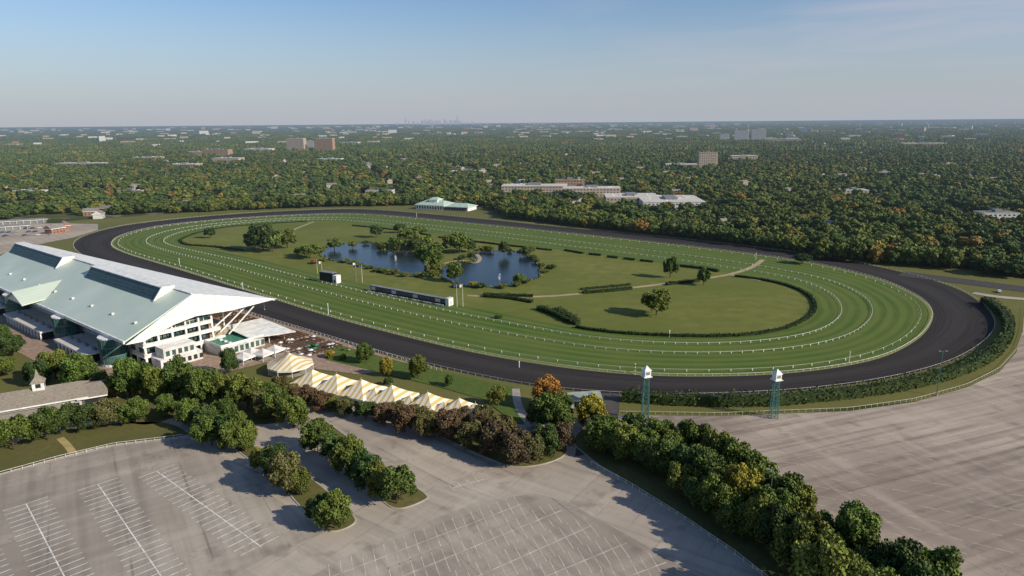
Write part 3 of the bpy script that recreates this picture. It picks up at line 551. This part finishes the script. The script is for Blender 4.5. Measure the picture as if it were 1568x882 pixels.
for a in [(430,602,26,32,'b'),(465,618,30,34,'r'),(495,628,28,34,'r'),(528,636,30,34,'b'),(560,642,30,34,'g'),(590,650,34,36,'r'),(620,662,42,42,'r'),(655,670,42,40,'b'),(690,676,46,44,'r'),(722,688,50,48,'b'),(755,698,56,52,'r'),(790,714,62,54,'r'),(815,712,50,40,'b'),(835,700,58,44,'d'),(770,675,42,42,'b'),(735,664,38,40,'r'),(705,656,34,36,'r'),(640,648,30,34,'b'),(838,625,50,46,'o'),(846,668,66,56,'g'),(828,655,46,40,'b'),(905,655,52,46,'y'),(560,556,32,28,'g'),(592,576,32,20,'y'),(641,580,36,32,'g'),(688,592,20,14,'g'),(762,622,34,28,'l'),(862,690,50,36,'r'),(595,590,14,14,'d'),(740,650,30,32,'b'),(505,548,12,14,'y'),(525,552,10,12,'g'),(480,535,10,12,'g'),(610,640,28,32,'b'),(672,660,34,38,'r'),(448,608,22,28,'b'),(512,628,22,28,'g'),(860,640,40,36,'g')]: tree(*a)
for a in [(925,695,58,54,'g'),(955,705,60,52,'l'),(985,712,60,54,'g'),(1015,730,68,56,'g'),(1050,745,70,58,'d'),(1085,765,76,60,'g'),(1060,700,58,52,'g'),(1095,722,62,56,'l'),(1130,740,66,56,'g'),(1165,762,70,60,'g'),(1130,795,84,66,'y'),(1095,800,80,50,'g'),(1175,818,86,66,'g'),(1205,795,76,60,'g'),(1225,800,60,46,'l'),(1160,835,82,56,'l'),(1255,930,125,100,'l'),(1215,890,104,70,'g'),(1305,868,98,84,'g'),(1330,905,80,66,'d'),(1375,915,100,76,'d'),(1425,915,88,76,'g'),(1330,960,110,84,'g'),(1010,690,50,46,'g'),(970,680,48,46,'d'),(1405,960,100,80,'g'),(1460,960,76,60,'d'),(1040,760,60,46,'l'),(1000,725,50,40,'d'),(1195,860,90,60,'d'),(1285,940,100,80,'g'),(940,680,44,46,'g'),(1030,705,50,50,'g'),(1075,738,56,54,'g'),(1110,765,62,56,'l'),(1145,780,66,58,'g'),(1070,780,56,50,'d'),(1000,700,46,46,'l'),(1190,830,70,60,'g'),(1235,870,84,70,'l'),(1250,840,66,56,'g'),(920,672,36,40,'d'),(1120,820,60,50,'g')]: tree(*a)
for a in [(1228,404,15,26,'d'),(1515,420,24,44,'d'),(1550,424,26,44,'d')]: tree(*a)
rail('white_fence',resample([G(*p) for p in [(905,712),(960,742),(1045,795),(1125,850),(1195,905)]],60,False),False,2.6,1.3,.08,.08,th=.08)
rail('white_fence',resample([G(*p) for p in [(0,728),(90,703),(175,683),(280,670)]],60,False),False,2.6,1.2,.08,.08,th=.08)
# ------------------------------------------------------------ parking markings
mkm=MT('worn_marking',.8,.1); mkm.col(mkm.mix(mkm.noise(.6,.42,.70,5),(.80,.78,.73),(.44,.39,.32))); mkm=mkm.m
mk2=MT('faded_marking',.8,.1); mk2.col(mk2.mix(mk2.noise(.4,.38,.66,5),(.70,.65,.57),(.40,.35,.28))); mk2=mk2.m
mk=MB()
def stalls(p0,p1,half=5.2,step=2.75,z=.135,spine=True,w_=.15,m=None,tilt=0):
    m=m or mkm
    a=G(*p0); b=G(*p1); d=(b-a).normalized(); q=Vector((-d.y,d.x,0)); q=(q+d*tilt); L=(b-a).length
    def ln(s,e,ww,zz):
        dd=(e-s).normalized(); k=Vector((-dd.y,dd.x,0))*ww; mb=[s-k,e-k,e+k,s+k]; mk.poly([(x.x,x.y,zz) for x in mb],m)
    if spine: ln(a,b,w_,z+.006)
    for i in range(int(L/step)+1):
        c=a+d*i*step; ln(c-q*half,c-q*.15,w_*.8,z); ln(c+q*.15,c+q*half,w_*.8,z)
stalls((40,772),(118,920)); stalls((150,742),(262,905)); stalls((240,722),(400,838)); stalls((-60,800),(-20,900))
for p0,p1 in (((505,885),(800,772)),((600,890),(860,782)),((705,895),(905,806)),((820,890),(960,832)),((930,895),(1020,862))): stalls(p0,p1,4.8,2.75,.135,True,.10,mk2,.3)
stalls((692,748),(742,734),2.2,2.7,w_=.08)
for i in range(9):
    a=G(1060+i*14,652+i*14); b=G(1568+i*4,690+i*24)
    d=(b-a).normalized(); k=Vector((-d.y,d.x,0))*.07
    for j in range(14):
        s=a.lerp(b,j/14); e=a.lerp(b,(j+random.uniform(.4,.95))/14); mk.poly([(x.x,x.y,.137) for x in (s-k,e-k,e+k,s+k)],mk2)
mk.build('parking_markings',False)
# ------------------------------------------------------------ masts, lamps, poles
def lattice_tower(u,v,h):
    p=G(u,v); mb=MB(); w0,w1=1.15,.8
    cs=[(-1,-1),(1,-1),(1,1),(-1,1)]
    pt=lambda k,t:Vector((p.x+cs[k][0]*(w0+(w1-w0)*t),p.y+cs[k][1]*(w0+(w1-w0)*t),h*t))
    for k in range(4): mb.cyl(pt(k,0),pt(k,1),.13,.11,steelg,5)
    n=8
    for i in range(n):
        for k in range(4):
            mb.cyl(pt(k,i/n),pt((k+1)%4,(i+1)/n),.06,.06,steelg,4); mb.cyl(pt((k+1)%4,i/n),pt(k,(i+1)/n),.06,.06,steelg,4); mb.cyl(pt(k,(i+1)/n),pt((k+1)%4,(i+1)/n),.07,.07,steelg,4)
    fr=frame(p,.3); mb.box(fr,-1.5,1.5,-1.5,1.5,h,h+.25,white); mb.box(fr,-1.1,1.1,-1.1,1.1,h+.25,h+2.3,white)
    for s in (-1,1): mb.box(fr,-.7,.7,s*1.13-.02,s*1.13+.02,h+.9,h+1.9,grey)
    b=[fr(x*1.35,y*1.35,h+2.3) for x,y in cs]
    for i in range(4): mb.poly([b[i],b[(i+1)%4],fr(0,0,h+4)],white)
    mb.poly(b[::-1],white); mb.build('camera_tower')
lattice_tower(987,645,16.3); lattice_tower(1184,640,14.0)
def lamp(u,v,hp,name='street_lamp'):
    p=G(u,v); h=hp*depth(p)/FX; mb=MB(); mb.cyl(p,p+Vector((0,0,.8)),.35,.35,conc); mb.cyl(p+Vector((0,0,.8)),p+Vector((0,0,h)),.16,.1,steelg,8)
    for s in (-1,1): 
        mb.cyl(p+Vector((0,0,h-.2)),p+Vector((s*1.0,0,h)),.06,.06,steelg,5); fr=frame(p+Vector((s*1.2,0,0)),0); mb.box(fr,-.4,.4,-.25,.25,h-.1,h+.12,grey)
    mb.build(name)
for a in [(1434,606,72),(1176,800,90),(180,610,40),(196,612,42),(1550,395,22),(1245,455,18),(405,475,16),(795,300,10)]: lamp(*a)
def furlong(u,v,h=4.2):
    p=G(u,v); mb=MB()
    for i in range(6): mb.cyl(p+Vector((0,0,i*h/6)),p+Vector((0,0,(i+1)*h/6)),.17,.17,red if (u==972 and i%2) else white,8)
    mb.cyl(p+Vector((0,0,h)),p+Vector((0,0,h+.4)),.28,.18,white); mb.build('furlong_pole')
for q in [(503,482,6),(972,574,4.5),(1157,398,5),(372,443),(275,405),(795,563,2.5),(1025,516,3),(638,333),(1300,555,4.5)]: furlong(*q)
def flagpole(u,v,h,fc):
    p=G(u,v); mb=MB(); mb.cyl(p,p+Vector((0,0,h)),.13,.07,white,6)
    pr=None
    for i in range(6):
        x=i*.35; y=math.sin(i*1.1)*.2; a=p+Vector((-x,y,h-.2)); b=p+Vector((-x,y,h-1.6-.05*i))
        if pr: mb.poly([pr[0],a,b,pr[1]],fc)
        pr=(a,b)
    mb.build('flagpole',False)
blue=simple('blue_flag',(.05,.08,.3),.8)
for q in [(487,428,14,red),(494,427,12,white),(546,432,13,white),(555,433,12,blue),(700,470,13,blue),(709,470,13,white)]: flagpole(*q)
# ------------------------------------------------------------ tote boards
tb=MB(); a=G(568,446); b=G(684,468); an=math.atan2(b.y-a.y,b.x-a.x); L=(b-a).length; fr=frame(a,an)
bp=simple('board_panel',(.09,.10,.12),.4)
tb.box(fr,0,L,0,2,.7,3.6,black); tb.box(fr,-.5,L+.5,-.4,2.4,3.6,3.85,grey)
for i in range(14):
    x=L*i/14; tb.box(fr,x+.4,x+L/14-.4,-.12,-.01,1.2,3.2,bp if i%4 else dwhite); tb.box(fr,x-.1,x+.1,-.3,-.13,0,3.5,grey)
tb.box(fr,L,L+2.4,-1,3,.1,4.6,white)
for i in range(20): tb.box(fr,L*i/20,L*i/20+L/20-.4,-2.6,-2.3,.3,1.0,(white,dwhite,tan)[i%3])
tb.build('tote_board')
vb=MB(); a=G(490,431); fr=frame(a,an+.1); vb.box(fr,0,11,0,4,1,6.4,black); vb.box(fr,-.3,11.3,-.2,4.2,6.4,6.7,grey); vb.box(fr,11.35,14.6,0,4,.1,5.2,white); vb.box(fr,12.2,13.4,-.06,-.01,.3,2.4,dark)
for x in (1,6,10): vb.box(fr,x,x+.5,1,3,0,.99,grey)
vb.build('video_board')
# ------------------------------------------------------------ buildings beyond
CL=[]
def block(name,u0,u1,v,floors,wd,wall,roof=roofw,ang=None,fh=3.6,clear=True,pent=True,front=18):
    a=G(u0,v); b=G(u1,v); L=(b-a).length; an=math.atan2(b.y-a.y,b.x-a.x) if ang is None else ang; fr=frame(a,an); mb=MB(); h=floors*fh
    mb.box(fr,0,L,0,wd,0,h,wall); mb.box(fr,-.3,L+.3,-.3,wd+.3,h,h+.7,dwhite if roof is roofw else wall,roof)
    for i in range(floors):
        z=i*fh+1.2; 
        for k in range(int(L/4.5)): mb.box(fr,1.4+k*4.5,3.5+k*4.5,-.09,-.01,z,z+1.4,dark)
        for k in range(int(wd/4.5)): mb.box(fr,L+.01,L+.09,1.4+k*4.5,3.5+k*4.5,z,z+1.4,dark)
    if pent:
        mb.box(fr,L*.4,L*.6,wd*.3,wd*.7,h+.71,h+3.4,grey)
        for k in range(int(L*wd/500)): x=random.uniform(.05,.9)*L; y=random.uniform(.1,.85)*wd; mb.box(fr,x,x+2.4,y,y+1.8,h+.71,h+1.9,white)
    mb.build(name)
    if clear:
        for t in np.linspace(-.05,1.05,max(3,int(L/12))):
            for s in np.linspace(-front,wd+8,max(3,int(wd/12)+2)): q=fr(L*t,s,0); CL.append((q.x,q.y,13))
wallw=simple('white_wall',(.62,.60,.56),.7); wallt=simple('tan_wall',(.50,.40,.30),.8)
block('office_building',768,868,297,3,36,wallt,roofw,front=24); block('office_building',850,895,291,4,20,brick,roofg); block('office_building',862,950,301,3,30,wallt,roofw,front=24)
block('office_building',928,1010,314,2,50,wallt,roofw,fh=4.5,front=24); block('warehouse_building',985,1080,321,2,75,wallw,roofw,fh=4.2,front=24)
block('apartment_building',440,466,235,14,20,wallt,roofw); block('apartment_building',482,510,235,14,20,brick,roofw); block('apartment_building',462,482,231,10,20,wallw)
block('apartment_building',310,350,242,7,25,brick,roofg,front=34); block('apartment_building',325,366,251,4,30,wallt,front=34); block('apartment_building',288,312,241,5,20,wallt,front=34)
block('commercial_building',85,160,257,3,30,wallt,front=34); block('commercial_building',256,300,259,3,30,brick,roofw,front=34); block('commercial_building',375,412,236,5,40,wallw,front=34)
block('office_tower',1070,1098,257,9,25,wallt,roofg,front=30); block('office_building',1020,1068,260,3,30,brick,roofw,front=34)
block('office_tower',1102,1116,219,11,30,wallw); block('office_tower',1124,1146,219,15,35,wallw); block('office_tower',1150,1172,219,16,35,wallw); block('office_building',1172,1226,221,6,60,wallt)
block('commercial_building',1370,1384,219,10,30,brick2,roofg); block('commercial_building',1384,1452,228,5,60,brick,roofw); block('commercial_building',1190,1290,229,3,40,brick2,roofg)
block('commercial_building',485,520,250,3,30,wallw,mint,front=34); block('warehouse_building',1420,1460,199,6,200,wallw,clear=False)
block('commercial_building',1505,1560,338,2,18,wallw,roofg); block('school_building',1120,1160,248,4,30,wallt,front=34)
block('commercial_building',1290,1330,300,2,20,wallt); block('commercial_building',1340,1372,270,2,20,brick,roofw,front=30); block('commercial_building',690,740,268,2,25,wallt,front=30); block('commercial_building',180,215,300,2,16,wallt,roofg)
block('commercial_building',20,70,300,2,18,wallt,roofw,front=26); block('commercial_building',560,600,300,2,18,wallw,roofg,front=26); block('commercial_building',200,250,247,3,30,wallt,roofw,front=34); block('commercial_building',520,548,224,5,30,wallw,roofw,front=34)
cb=MB(); a=G(637,320); b=G(715,324); an=math.atan2(b.y-a.y,b.x-a.x); L=(b-a).length; fr=frame(a,an)
hip(cb,fr,0,L*.55,0,28,5.5,10,mint,white,9); hip(cb,fr,L*.58,L,2,24,4.6,8,mint,white,8); hip(cb,fr,L*.2,L*.36,8,20,11,13.5,mint,white,4,base=8)
for x in np.arange(1,L-2,3.6): cb.box(fr,x,x+1.9,-.1,-.02 if x<L*.55 else 1.9,1,4,dark)
cb.build('clubhouse')
for t in np.linspace(-.1,1.1,8):
    for s in (-30,-18,-6,6,18,30): q=fr(L*t,s,0); CL.append((q.x,q.y,12))
for u0,u1,v in ((-40,70,347),(-40,45,356)):
    mb=MB(); a=G(u0,v); b=G(u1,v-6); an=math.atan2(b.y-a.y,b.x-a.x); L=(b-a).length; fr=frame(a,an); hip(mb,fr,0,L,0,7,3.6,5,roofg,grey,3)
    for x in np.arange(1,L,6): mb.box(fr,x,x+.4,-.9,-.5,0,3.09,white)
    mb.build('station_canopy')
def house_mesh(name,wall,roof):
    mb=MB(); fr=frame((0,0),0); hip(mb,fr,-7,7,-4.5,4.5,5.2,8.6,roof,wall,0,ov=.7)
    for x in (-5,-1.5,2,5): mb.box(fr,x,x+1.1,-4.58,-4.52,1,2.4,dark); mb.box(fr,x,x+1.1,-4.58,-4.52,3.4,4.5,dark)
    mb.box(fr,7.01,11,-3,3.5,0,2.9,wall); mb.poly([fr(7,-3.5,2.95),fr(11.5,-3.5,2.95),fr(11.5,.2,4.4),fr(7,.2,4.4)],roof); mb.poly([fr(11.5,4,2.95),fr(7,4,2.95),fr(7,.2,4.4),fr(11.5,.2,4.4)],roof)
    mb.box(fr,-3,-2.2,.5,1.3,6,9.6,brick2); o=mb.build(name); return o
hv=[house_mesh('house_v%d'%i,w_,r_) for i,(w_,r_) in enumerate([(wallw,roofg),(wallt,roofb),(brick2,roofg),(dwhite,roofb)])]
for o in hv: S.collection.objects.unlink(o)
for q in [(152,334),(140,330),(165,325),(100,352),(85,357)]:
    p=G(*q); o=bpy.data.objects.new('house',hv[random.randrange(3)].data); S.collection.objects.link(o); o.location=p; o.rotation_euler=(0,0,random.random()*3); CL.append((p.x,p.y,14))
def car_mesh(i,c):
    mb=MB(); fr=frame((0,0),0); pm=simple('car_paint%d'%i,c,.3,.5)
    pr=[(-2.2,.35),(-2.25,.85),(-1.3,.98),(-.95,1.45),(.75,1.48),(1.35,.98),(2.2,.85),(2.25,.35)]
    mb.prism([(x,-.88,z) for x,z in pr],(0,1.76,0),pm)
    mb.prism([(-1.12,-.9,1.02),(-.88,-.9,1.38),(.68,-.9,1.4),(1.1,-.9,1.02)],(0,1.8,0),black)
    for x in (-1.4,1.4):
        for y in (-.92,.72): mb.cyl((x,y,.33),(x,y+.2,.33),.33,.33,dark,12)
    o=mb.build('car_v'); S.collection.objects.unlink(o); return o.data
cm=[car_mesh(i,c) for i,c in enumerate([(.6,.6,.6),(.05,.05,.06),(.35,.03,.03),(.3,.32,.34),(.06,.09,.2)])]
for i in range(34):
    r=i//12; u=-20+(i%12)*10+r*4; v=352+r*5.2-(i%12)*.25
    if random.random()<.75:
        p=G(u,v); o=bpy.data.objects.new('parked_car',random.choice(cm)); S.collection.objects.link(o); o.location=(p.x,p.y,.12); o.rotation_euler=(0,0,1.2+random.uniform(-.03,.03))
for u,v in ((770,330),(778,331),(1530,448),(1180,372)):
    p=G(u,v); o=bpy.data.objects.new('parked_car',random.choice(cm)); S.collection.objects.link(o); o.location=(p.x,p.y,.25); o.rotation_euler=(0,0,random.random()*3)
# ------------------------------------------------------------ FOREST (instanced)
col=bpy.data.collections.new('distant_tree_variants')
def reg(me):
    o=bpy.data.objects.new(me.name,me); col.objects.link(o)
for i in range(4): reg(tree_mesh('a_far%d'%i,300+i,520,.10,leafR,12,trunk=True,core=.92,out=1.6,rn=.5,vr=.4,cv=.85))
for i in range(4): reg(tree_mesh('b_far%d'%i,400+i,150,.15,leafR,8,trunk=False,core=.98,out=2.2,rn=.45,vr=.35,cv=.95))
colc=bpy.data.collections.new('distant_clump_variants')
for i in range(4):
    rng=np.random.default_rng(500+i); V=[];Fc=[];var=[]
    for k in range(12):
        x,y=rng.uniform(-.45,.45,2); r=.10+.06*rng.random(); z=.16+.10*rng.random(); o=len(V); cvv=rng.uniform(.65,1.3)
        v=I1[0]*[r,r,.2*(.7+.6*rng.random())]*(1+.15*rng.normal(size=(len(I1[0]),1)))+[x,y,z]; V+=v.tolist(); Fc+=[tuple(a+o for a in f) for f in I1[1]]; var+=list(cvv*rng.uniform(.85,1.15,len(I1[1])))
        n=30; d=rng.normal(size=(n,3)); d/=np.linalg.norm(d,axis=1)[:,None]; cen=np.array([x,y,z])+d*[r,r,.2]*1.02; o=len(V); q=quads(cen,.05,rng,d*2); V+=q.tolist(); Fc+=[(o+4*j,o+4*j+1,o+4*j+2,o+4*j+3) for j in range(n)]; var+=list(cvv*rng.uniform(.7,1.3,n))
    me=foliage_mesh('clump%d'%i,V,Fc,var,[0]*len(Fc),[leafR]); colc.objects.link(bpy.data.objects.new(me.name,me))
colh=bpy.data.collections.new('distant_house_variants')
for o in hv: colh.objects.link(o)
def scatter(name,pts,scl,rot,idx,coll):
    me=bpy.data.meshes.new(name); me.vertices.add(len(pts)); me.vertices.foreach_set('co',np.asarray(pts,dtype=np.float32).ravel())
    a=me.attributes.new('scl','FLOAT_VECTOR','POINT'); a.data.foreach_set('vector',np.asarray(scl,dtype=np.float32).ravel())
    a=me.attributes.new('rotz','FLOAT','POINT'); a.data.foreach_set('value',np.asarray(rot,dtype=np.float32))
    a=me.attributes.new('idx','INT','POINT'); a.data.foreach_set('value',np.asarray(idx,dtype=np.int32)); me.update()
    o=bpy.data.objects.new(name,me); S.collection.objects.link(o)
    g=bpy.data.node_groups.new(name,'GeometryNodeTree'); g.interface.new_socket('Geometry',in_out='INPUT',socket_type='NodeSocketGeometry'); g.interface.new_socket('Geometry',in_out='OUTPUT',socket_type='NodeSocketGeometry')
    n=g.nodes;k=g.links; gi=n.new('NodeGroupInput'); go=n.new('NodeGroupOutput'); ip=n.new('GeometryNodeInstanceOnPoints'); ci=n.new('GeometryNodeCollectionInfo')
    ci.inputs['Collection'].default_value=coll; ci.inputs['Separate Children'].default_value=True; ci.inputs['Reset Children'].default_value=True
    def na(nm,ty): x=n.new('GeometryNodeInputNamedAttribute'); x.data_type=ty; x.inputs['Name'].default_value=nm; return x.outputs['Attribute']
    cx=n.new('ShaderNodeCombineXYZ'); k.new(na('rotz','FLOAT'),cx.inputs[2])
    k.new(gi.outputs[0],ip.inputs['Points']); k.new(ci.outputs[0],ip.inputs['Instance']); ip.inputs['Pick Instance'].default_value=True
    k.new(na('idx','INT'),ip.inputs['Instance Index']); k.new(cx.outputs[0],ip.inputs['Rotation']); k.new(na('scl','FLOAT_VECTOR'),ip.inputs['Scale']); k.new(ip.outputs[0],go.inputs[0])
    m=o.modifiers.new('scatter','NODES'); m.node_group=g; return o
bd=[(-600,352),(-200,348),(0,338),(60,328),(150,330),(300,326),(500,317),(640,315),(735,318),(775,333),(860,342),(1000,357),(1160,375),(1235,388),(1245,389),(1250,394),(1450,412),(1600,428),(1900,450),(2200,480)]
bw=[G(*p) for p in bd]; baz=np.array([math.atan2(p.x,p.y) for p in bw]); bdist=np.array([math.hypot(p.x,p.y) for p in bw])
def polar_ok(x,y,extra=0):
    az=np.arctan2(x,y); return (np.hypot(x,y)>np.interp(az,baz,bdist)+extra)&(np.abs(az)<.80)
def vnoise(x,y,s,seed):
    r=np.random.default_rng(seed); T=r.random((256,256)); X=x/s; Y=y/s; i=np.floor(X).astype(int); j=np.floor(Y).astype(int); fx=X-i; fy=Y-j; fx=fx*fx*(3-2*fx); fy=fy*fy*(3-2*fy)
    t=lambda a,b:T[a%256,b%256]; return (t(i,j)*(1-fx)+t(i+1,j)*fx)*(1-fy)+(t(i,j+1)*(1-fx)+t(i+1,j+1)*fx)*fy
def grid(r0,r1,sp):
    n=int(2*r1*.72/sp); X,Y=np.meshgrid((np.arange(n)-n/2)*sp,np.arange(0,r1,sp)); x=(X+NR.uniform(-.42,.42,X.shape)*sp).ravel(); y=(Y+NR.uniform(-.42,.42,X.shape)*sp).ravel()
    r=np.hypot(x,y); k=(r>r0)&(r<r1); return x[k],y[k]
hx,hy=grid(300,4200,44); hn=vnoise(hx,hy,420,9); k=polar_ok(hx,hy,55)&(NR.random(len(hx))<.06+.42*hn*hn); hx,hy=hx[k],hy[k]
cl=np.array(CL) 
def clear(x,y,arr,mult=1.0):
    ok=np.ones(len(x),bool)
    for cx,cy,r in arr: ok&=((x-cx)**2+(y-cy)**2>(r*mult)**2)
    return ok
k=clear(hx,hy,cl,1.3); hx,hy=hx[k],hy[k]
scatter('suburban_houses',np.c_[hx,hy,np.zeros(len(hx))],np.ones((len(hx),3))*NR.uniform(.85,1.25,(len(hx),1)),NR.choice([.2,1.77,.25,1.8,1.0],len(hx)),NR.choice([0,1,1,2,0,3],len(hx)),colh)
from mathutils import kdtree
kd=kdtree.KDTree(len(hx))
for i in range(len(hx)): kd.insert((hx[i],hy[i],0),i)
kd.balance()
def nohouse(x,y,r):
    out=np.ones(len(x),bool)
    for i in range(len(x)):
        rr=math.hypot(x[i],y[i]); d=kd.find((x[i]*(1+7/rr),y[i]*(1+7/rr),0))[2]
        if d<r: out[i]=False
    return out
def street(x,y):
    u=x*.966+y*.259; v=-x*.259+y*.966
    return (np.abs((u%190)-95)>8)&(np.abs((v%260)-130)>9)
x,y=grid(300,2300,12.3); k=polar_ok(x,y); x,y=x[k],y[k]; dens=vnoise(x,y,55,1)*.6+vnoise(x,y,220,2)*.4
edge_=~polar_ok(x,y,40); k=((dens>.23)&street(x,y))|edge_; x,y=x[k],y[k]; k=clear(x,y,cl)&nohouse(x,y,10.0); x,y=x[k],y[k]
sz=NR.random(len(x))**1.2; hh=8.5+8.5*sz+NR.uniform(-1,1,len(x)); ww=12+9.5*sz+NR.uniform(-1,1,len(x)); r=np.hypot(x,y)
scatter('distant_trees',np.c_[x,y,np.full(len(x),-1.2)],np.c_[ww,ww*NR.uniform(.85,1.15,len(x)),hh],NR.uniform(0,6.28,len(x)),np.where(r<950,NR.integers(0,4,len(x)),NR.integers(4,8,len(x))),col)
bx=[];by=[];bh=[]
for ln_,hh_,rows in (([(782,334),(860,344),(1000,360),(1160,378),(1226,388)],13,3),([(1258,397),(1350,404),(1455,413)],15,4),([(1492,411),(1600,424),(1800,440)],14,3),([(190,326),(300,324),(400,320),(500,316),(635,314)],11,2)):
    sl=spline([G(*p) for p in ln_],False,6); Ltot=sum((a-b).length for a,b in zip(sl,sl[1:]))
    for r_ in range(rows):
        q=resample(sl,int(Ltot/9),False); rad=np.hypot(q[:,0],q[:,1])[:,None]; q=q*(1+r_*9/rad)+NR.uniform(-2,2,q.shape)
        bx+=list(q[:,0]); by+=list(q[:,1]); bh+=[hh_]*len(q)
bh=np.array(bh)*NR.uniform(.8,1.15,len(bh)); bw_=NR.uniform(11,16,len(bh))
scatter('tree_belt',np.c_[bx,by,np.full(len(bx),-1.0)],np.c_[bw_,bw_,bh],NR.uniform(0,6.28,len(bx)),NR.integers(0,4,len(bx)),col)
x,y=grid(2250,5000,34); k=polar_ok(x,y)&(vnoise(x,y,200,5)>.2); x,y=x[k],y[k]; k=clear(x,y,cl[::3],1.6); x,y=x[k],y[k]; s=NR.uniform(38,52,len(x))
scatter('distant_trees',np.c_[x,y,np.full(len(x),-1.)],np.c_[s,s,NR.uniform(30,44,len(x))],NR.uniform(0,6.28,len(x)),NR.integers(0,4,len(x)),colc)
x,y=grid(4900,12000,75); k=polar_ok(x,y)&(vnoise(x,y,500,6)>.2); x,y=x[k],y[k]; s=NR.uniform(90,120,len(x))
scatter('distant_trees',np.c_[x,y,np.full(len(x),-1.)],np.c_[s,s,NR.uniform(32,46,len(x))],NR.uniform(0,6.28,len(x)),NR.integers(0,4,len(x)),colc)
V=[];Fc=[]; rs=[11500*1.09**i for i in range(20)]; na_=260
for i,r in enumerate(rs):
    for j in range(na_): a=-.85+1.7*j/(na_-1); V.append((r*math.sin(a),r*math.cos(a),(-1 if i==0 else random.uniform(8,15))))
for i in range(len(rs)-1):
    for j in range(na_-1): Fc.append((i*na_+j,i*na_+j+1,(i+1)*na_+j+1,(i+1)*na_+j))
me=bpy.data.meshes.new('distant_forest'); me.from_pydata(V,[],Fc); me.materials.append(simple('far_canopy',(.05,.07,.025),.9,.05,.4,.01)); S.collection.objects.link(bpy.data.objects.new('distant_forest',me))
db=MB()
for i in range(800):
    az=random.uniform(-.72,.72); r=random.choice([random.uniform(3200,8000),random.uniform(6000,18000),random.uniform(9000,26000)]); 
    if az<0 and random.random()<.5: continue
    fr=frame((r*math.sin(az),r*math.cos(az)),-az+random.uniform(-.3,.3)); L=random.uniform(10,34)*(1+r/5000); h=random.uniform(14,19)+(random.random()<.05)*20
    db.box(fr,0,L,0,random.uniform(20,60),0,h+r*.001,random.choice([wallw,wallt,wallt,wallw,brick]),random.choice([roofw,roofw,roofg]))
db.build('distant_buildings',False)
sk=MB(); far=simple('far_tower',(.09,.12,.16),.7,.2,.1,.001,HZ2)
for i in range(70):
    u=random.gauss(676,26) if i<46 else random.uniform(700,860); az=math.atan((u-784)/FX/ math.cos(P)); r=32000
    h=random.uniform(60,160)*math.exp(-((u-675)/60)**2)+75; fr=frame((r*math.sin(az),r*math.cos(az)),0); w_=random.uniform(30,60)
    sk.box(fr,-w_/2,w_/2,0,w_,0,h,far); sk.box(fr,-w_/4,w_/4,w_*.25,w_*.75,h,h*1.1,far)
for u,h in ((632,350),(707,420),(688,310),(660,290)):
    az=math.atan((u-784)/FX/math.cos(P)); fr=frame((32000*math.sin(az),32000*math.cos(az)),0); sk.box(fr,-28,28,0,50,0,h*.7,far); sk.box(fr,-16,16,12,40,h*.7,h*.9,far); sk.cyl(fr(0,30,h*.9),fr(0,30,h*1.15),5,2,far,5)
sk.build('city_skyline',False)
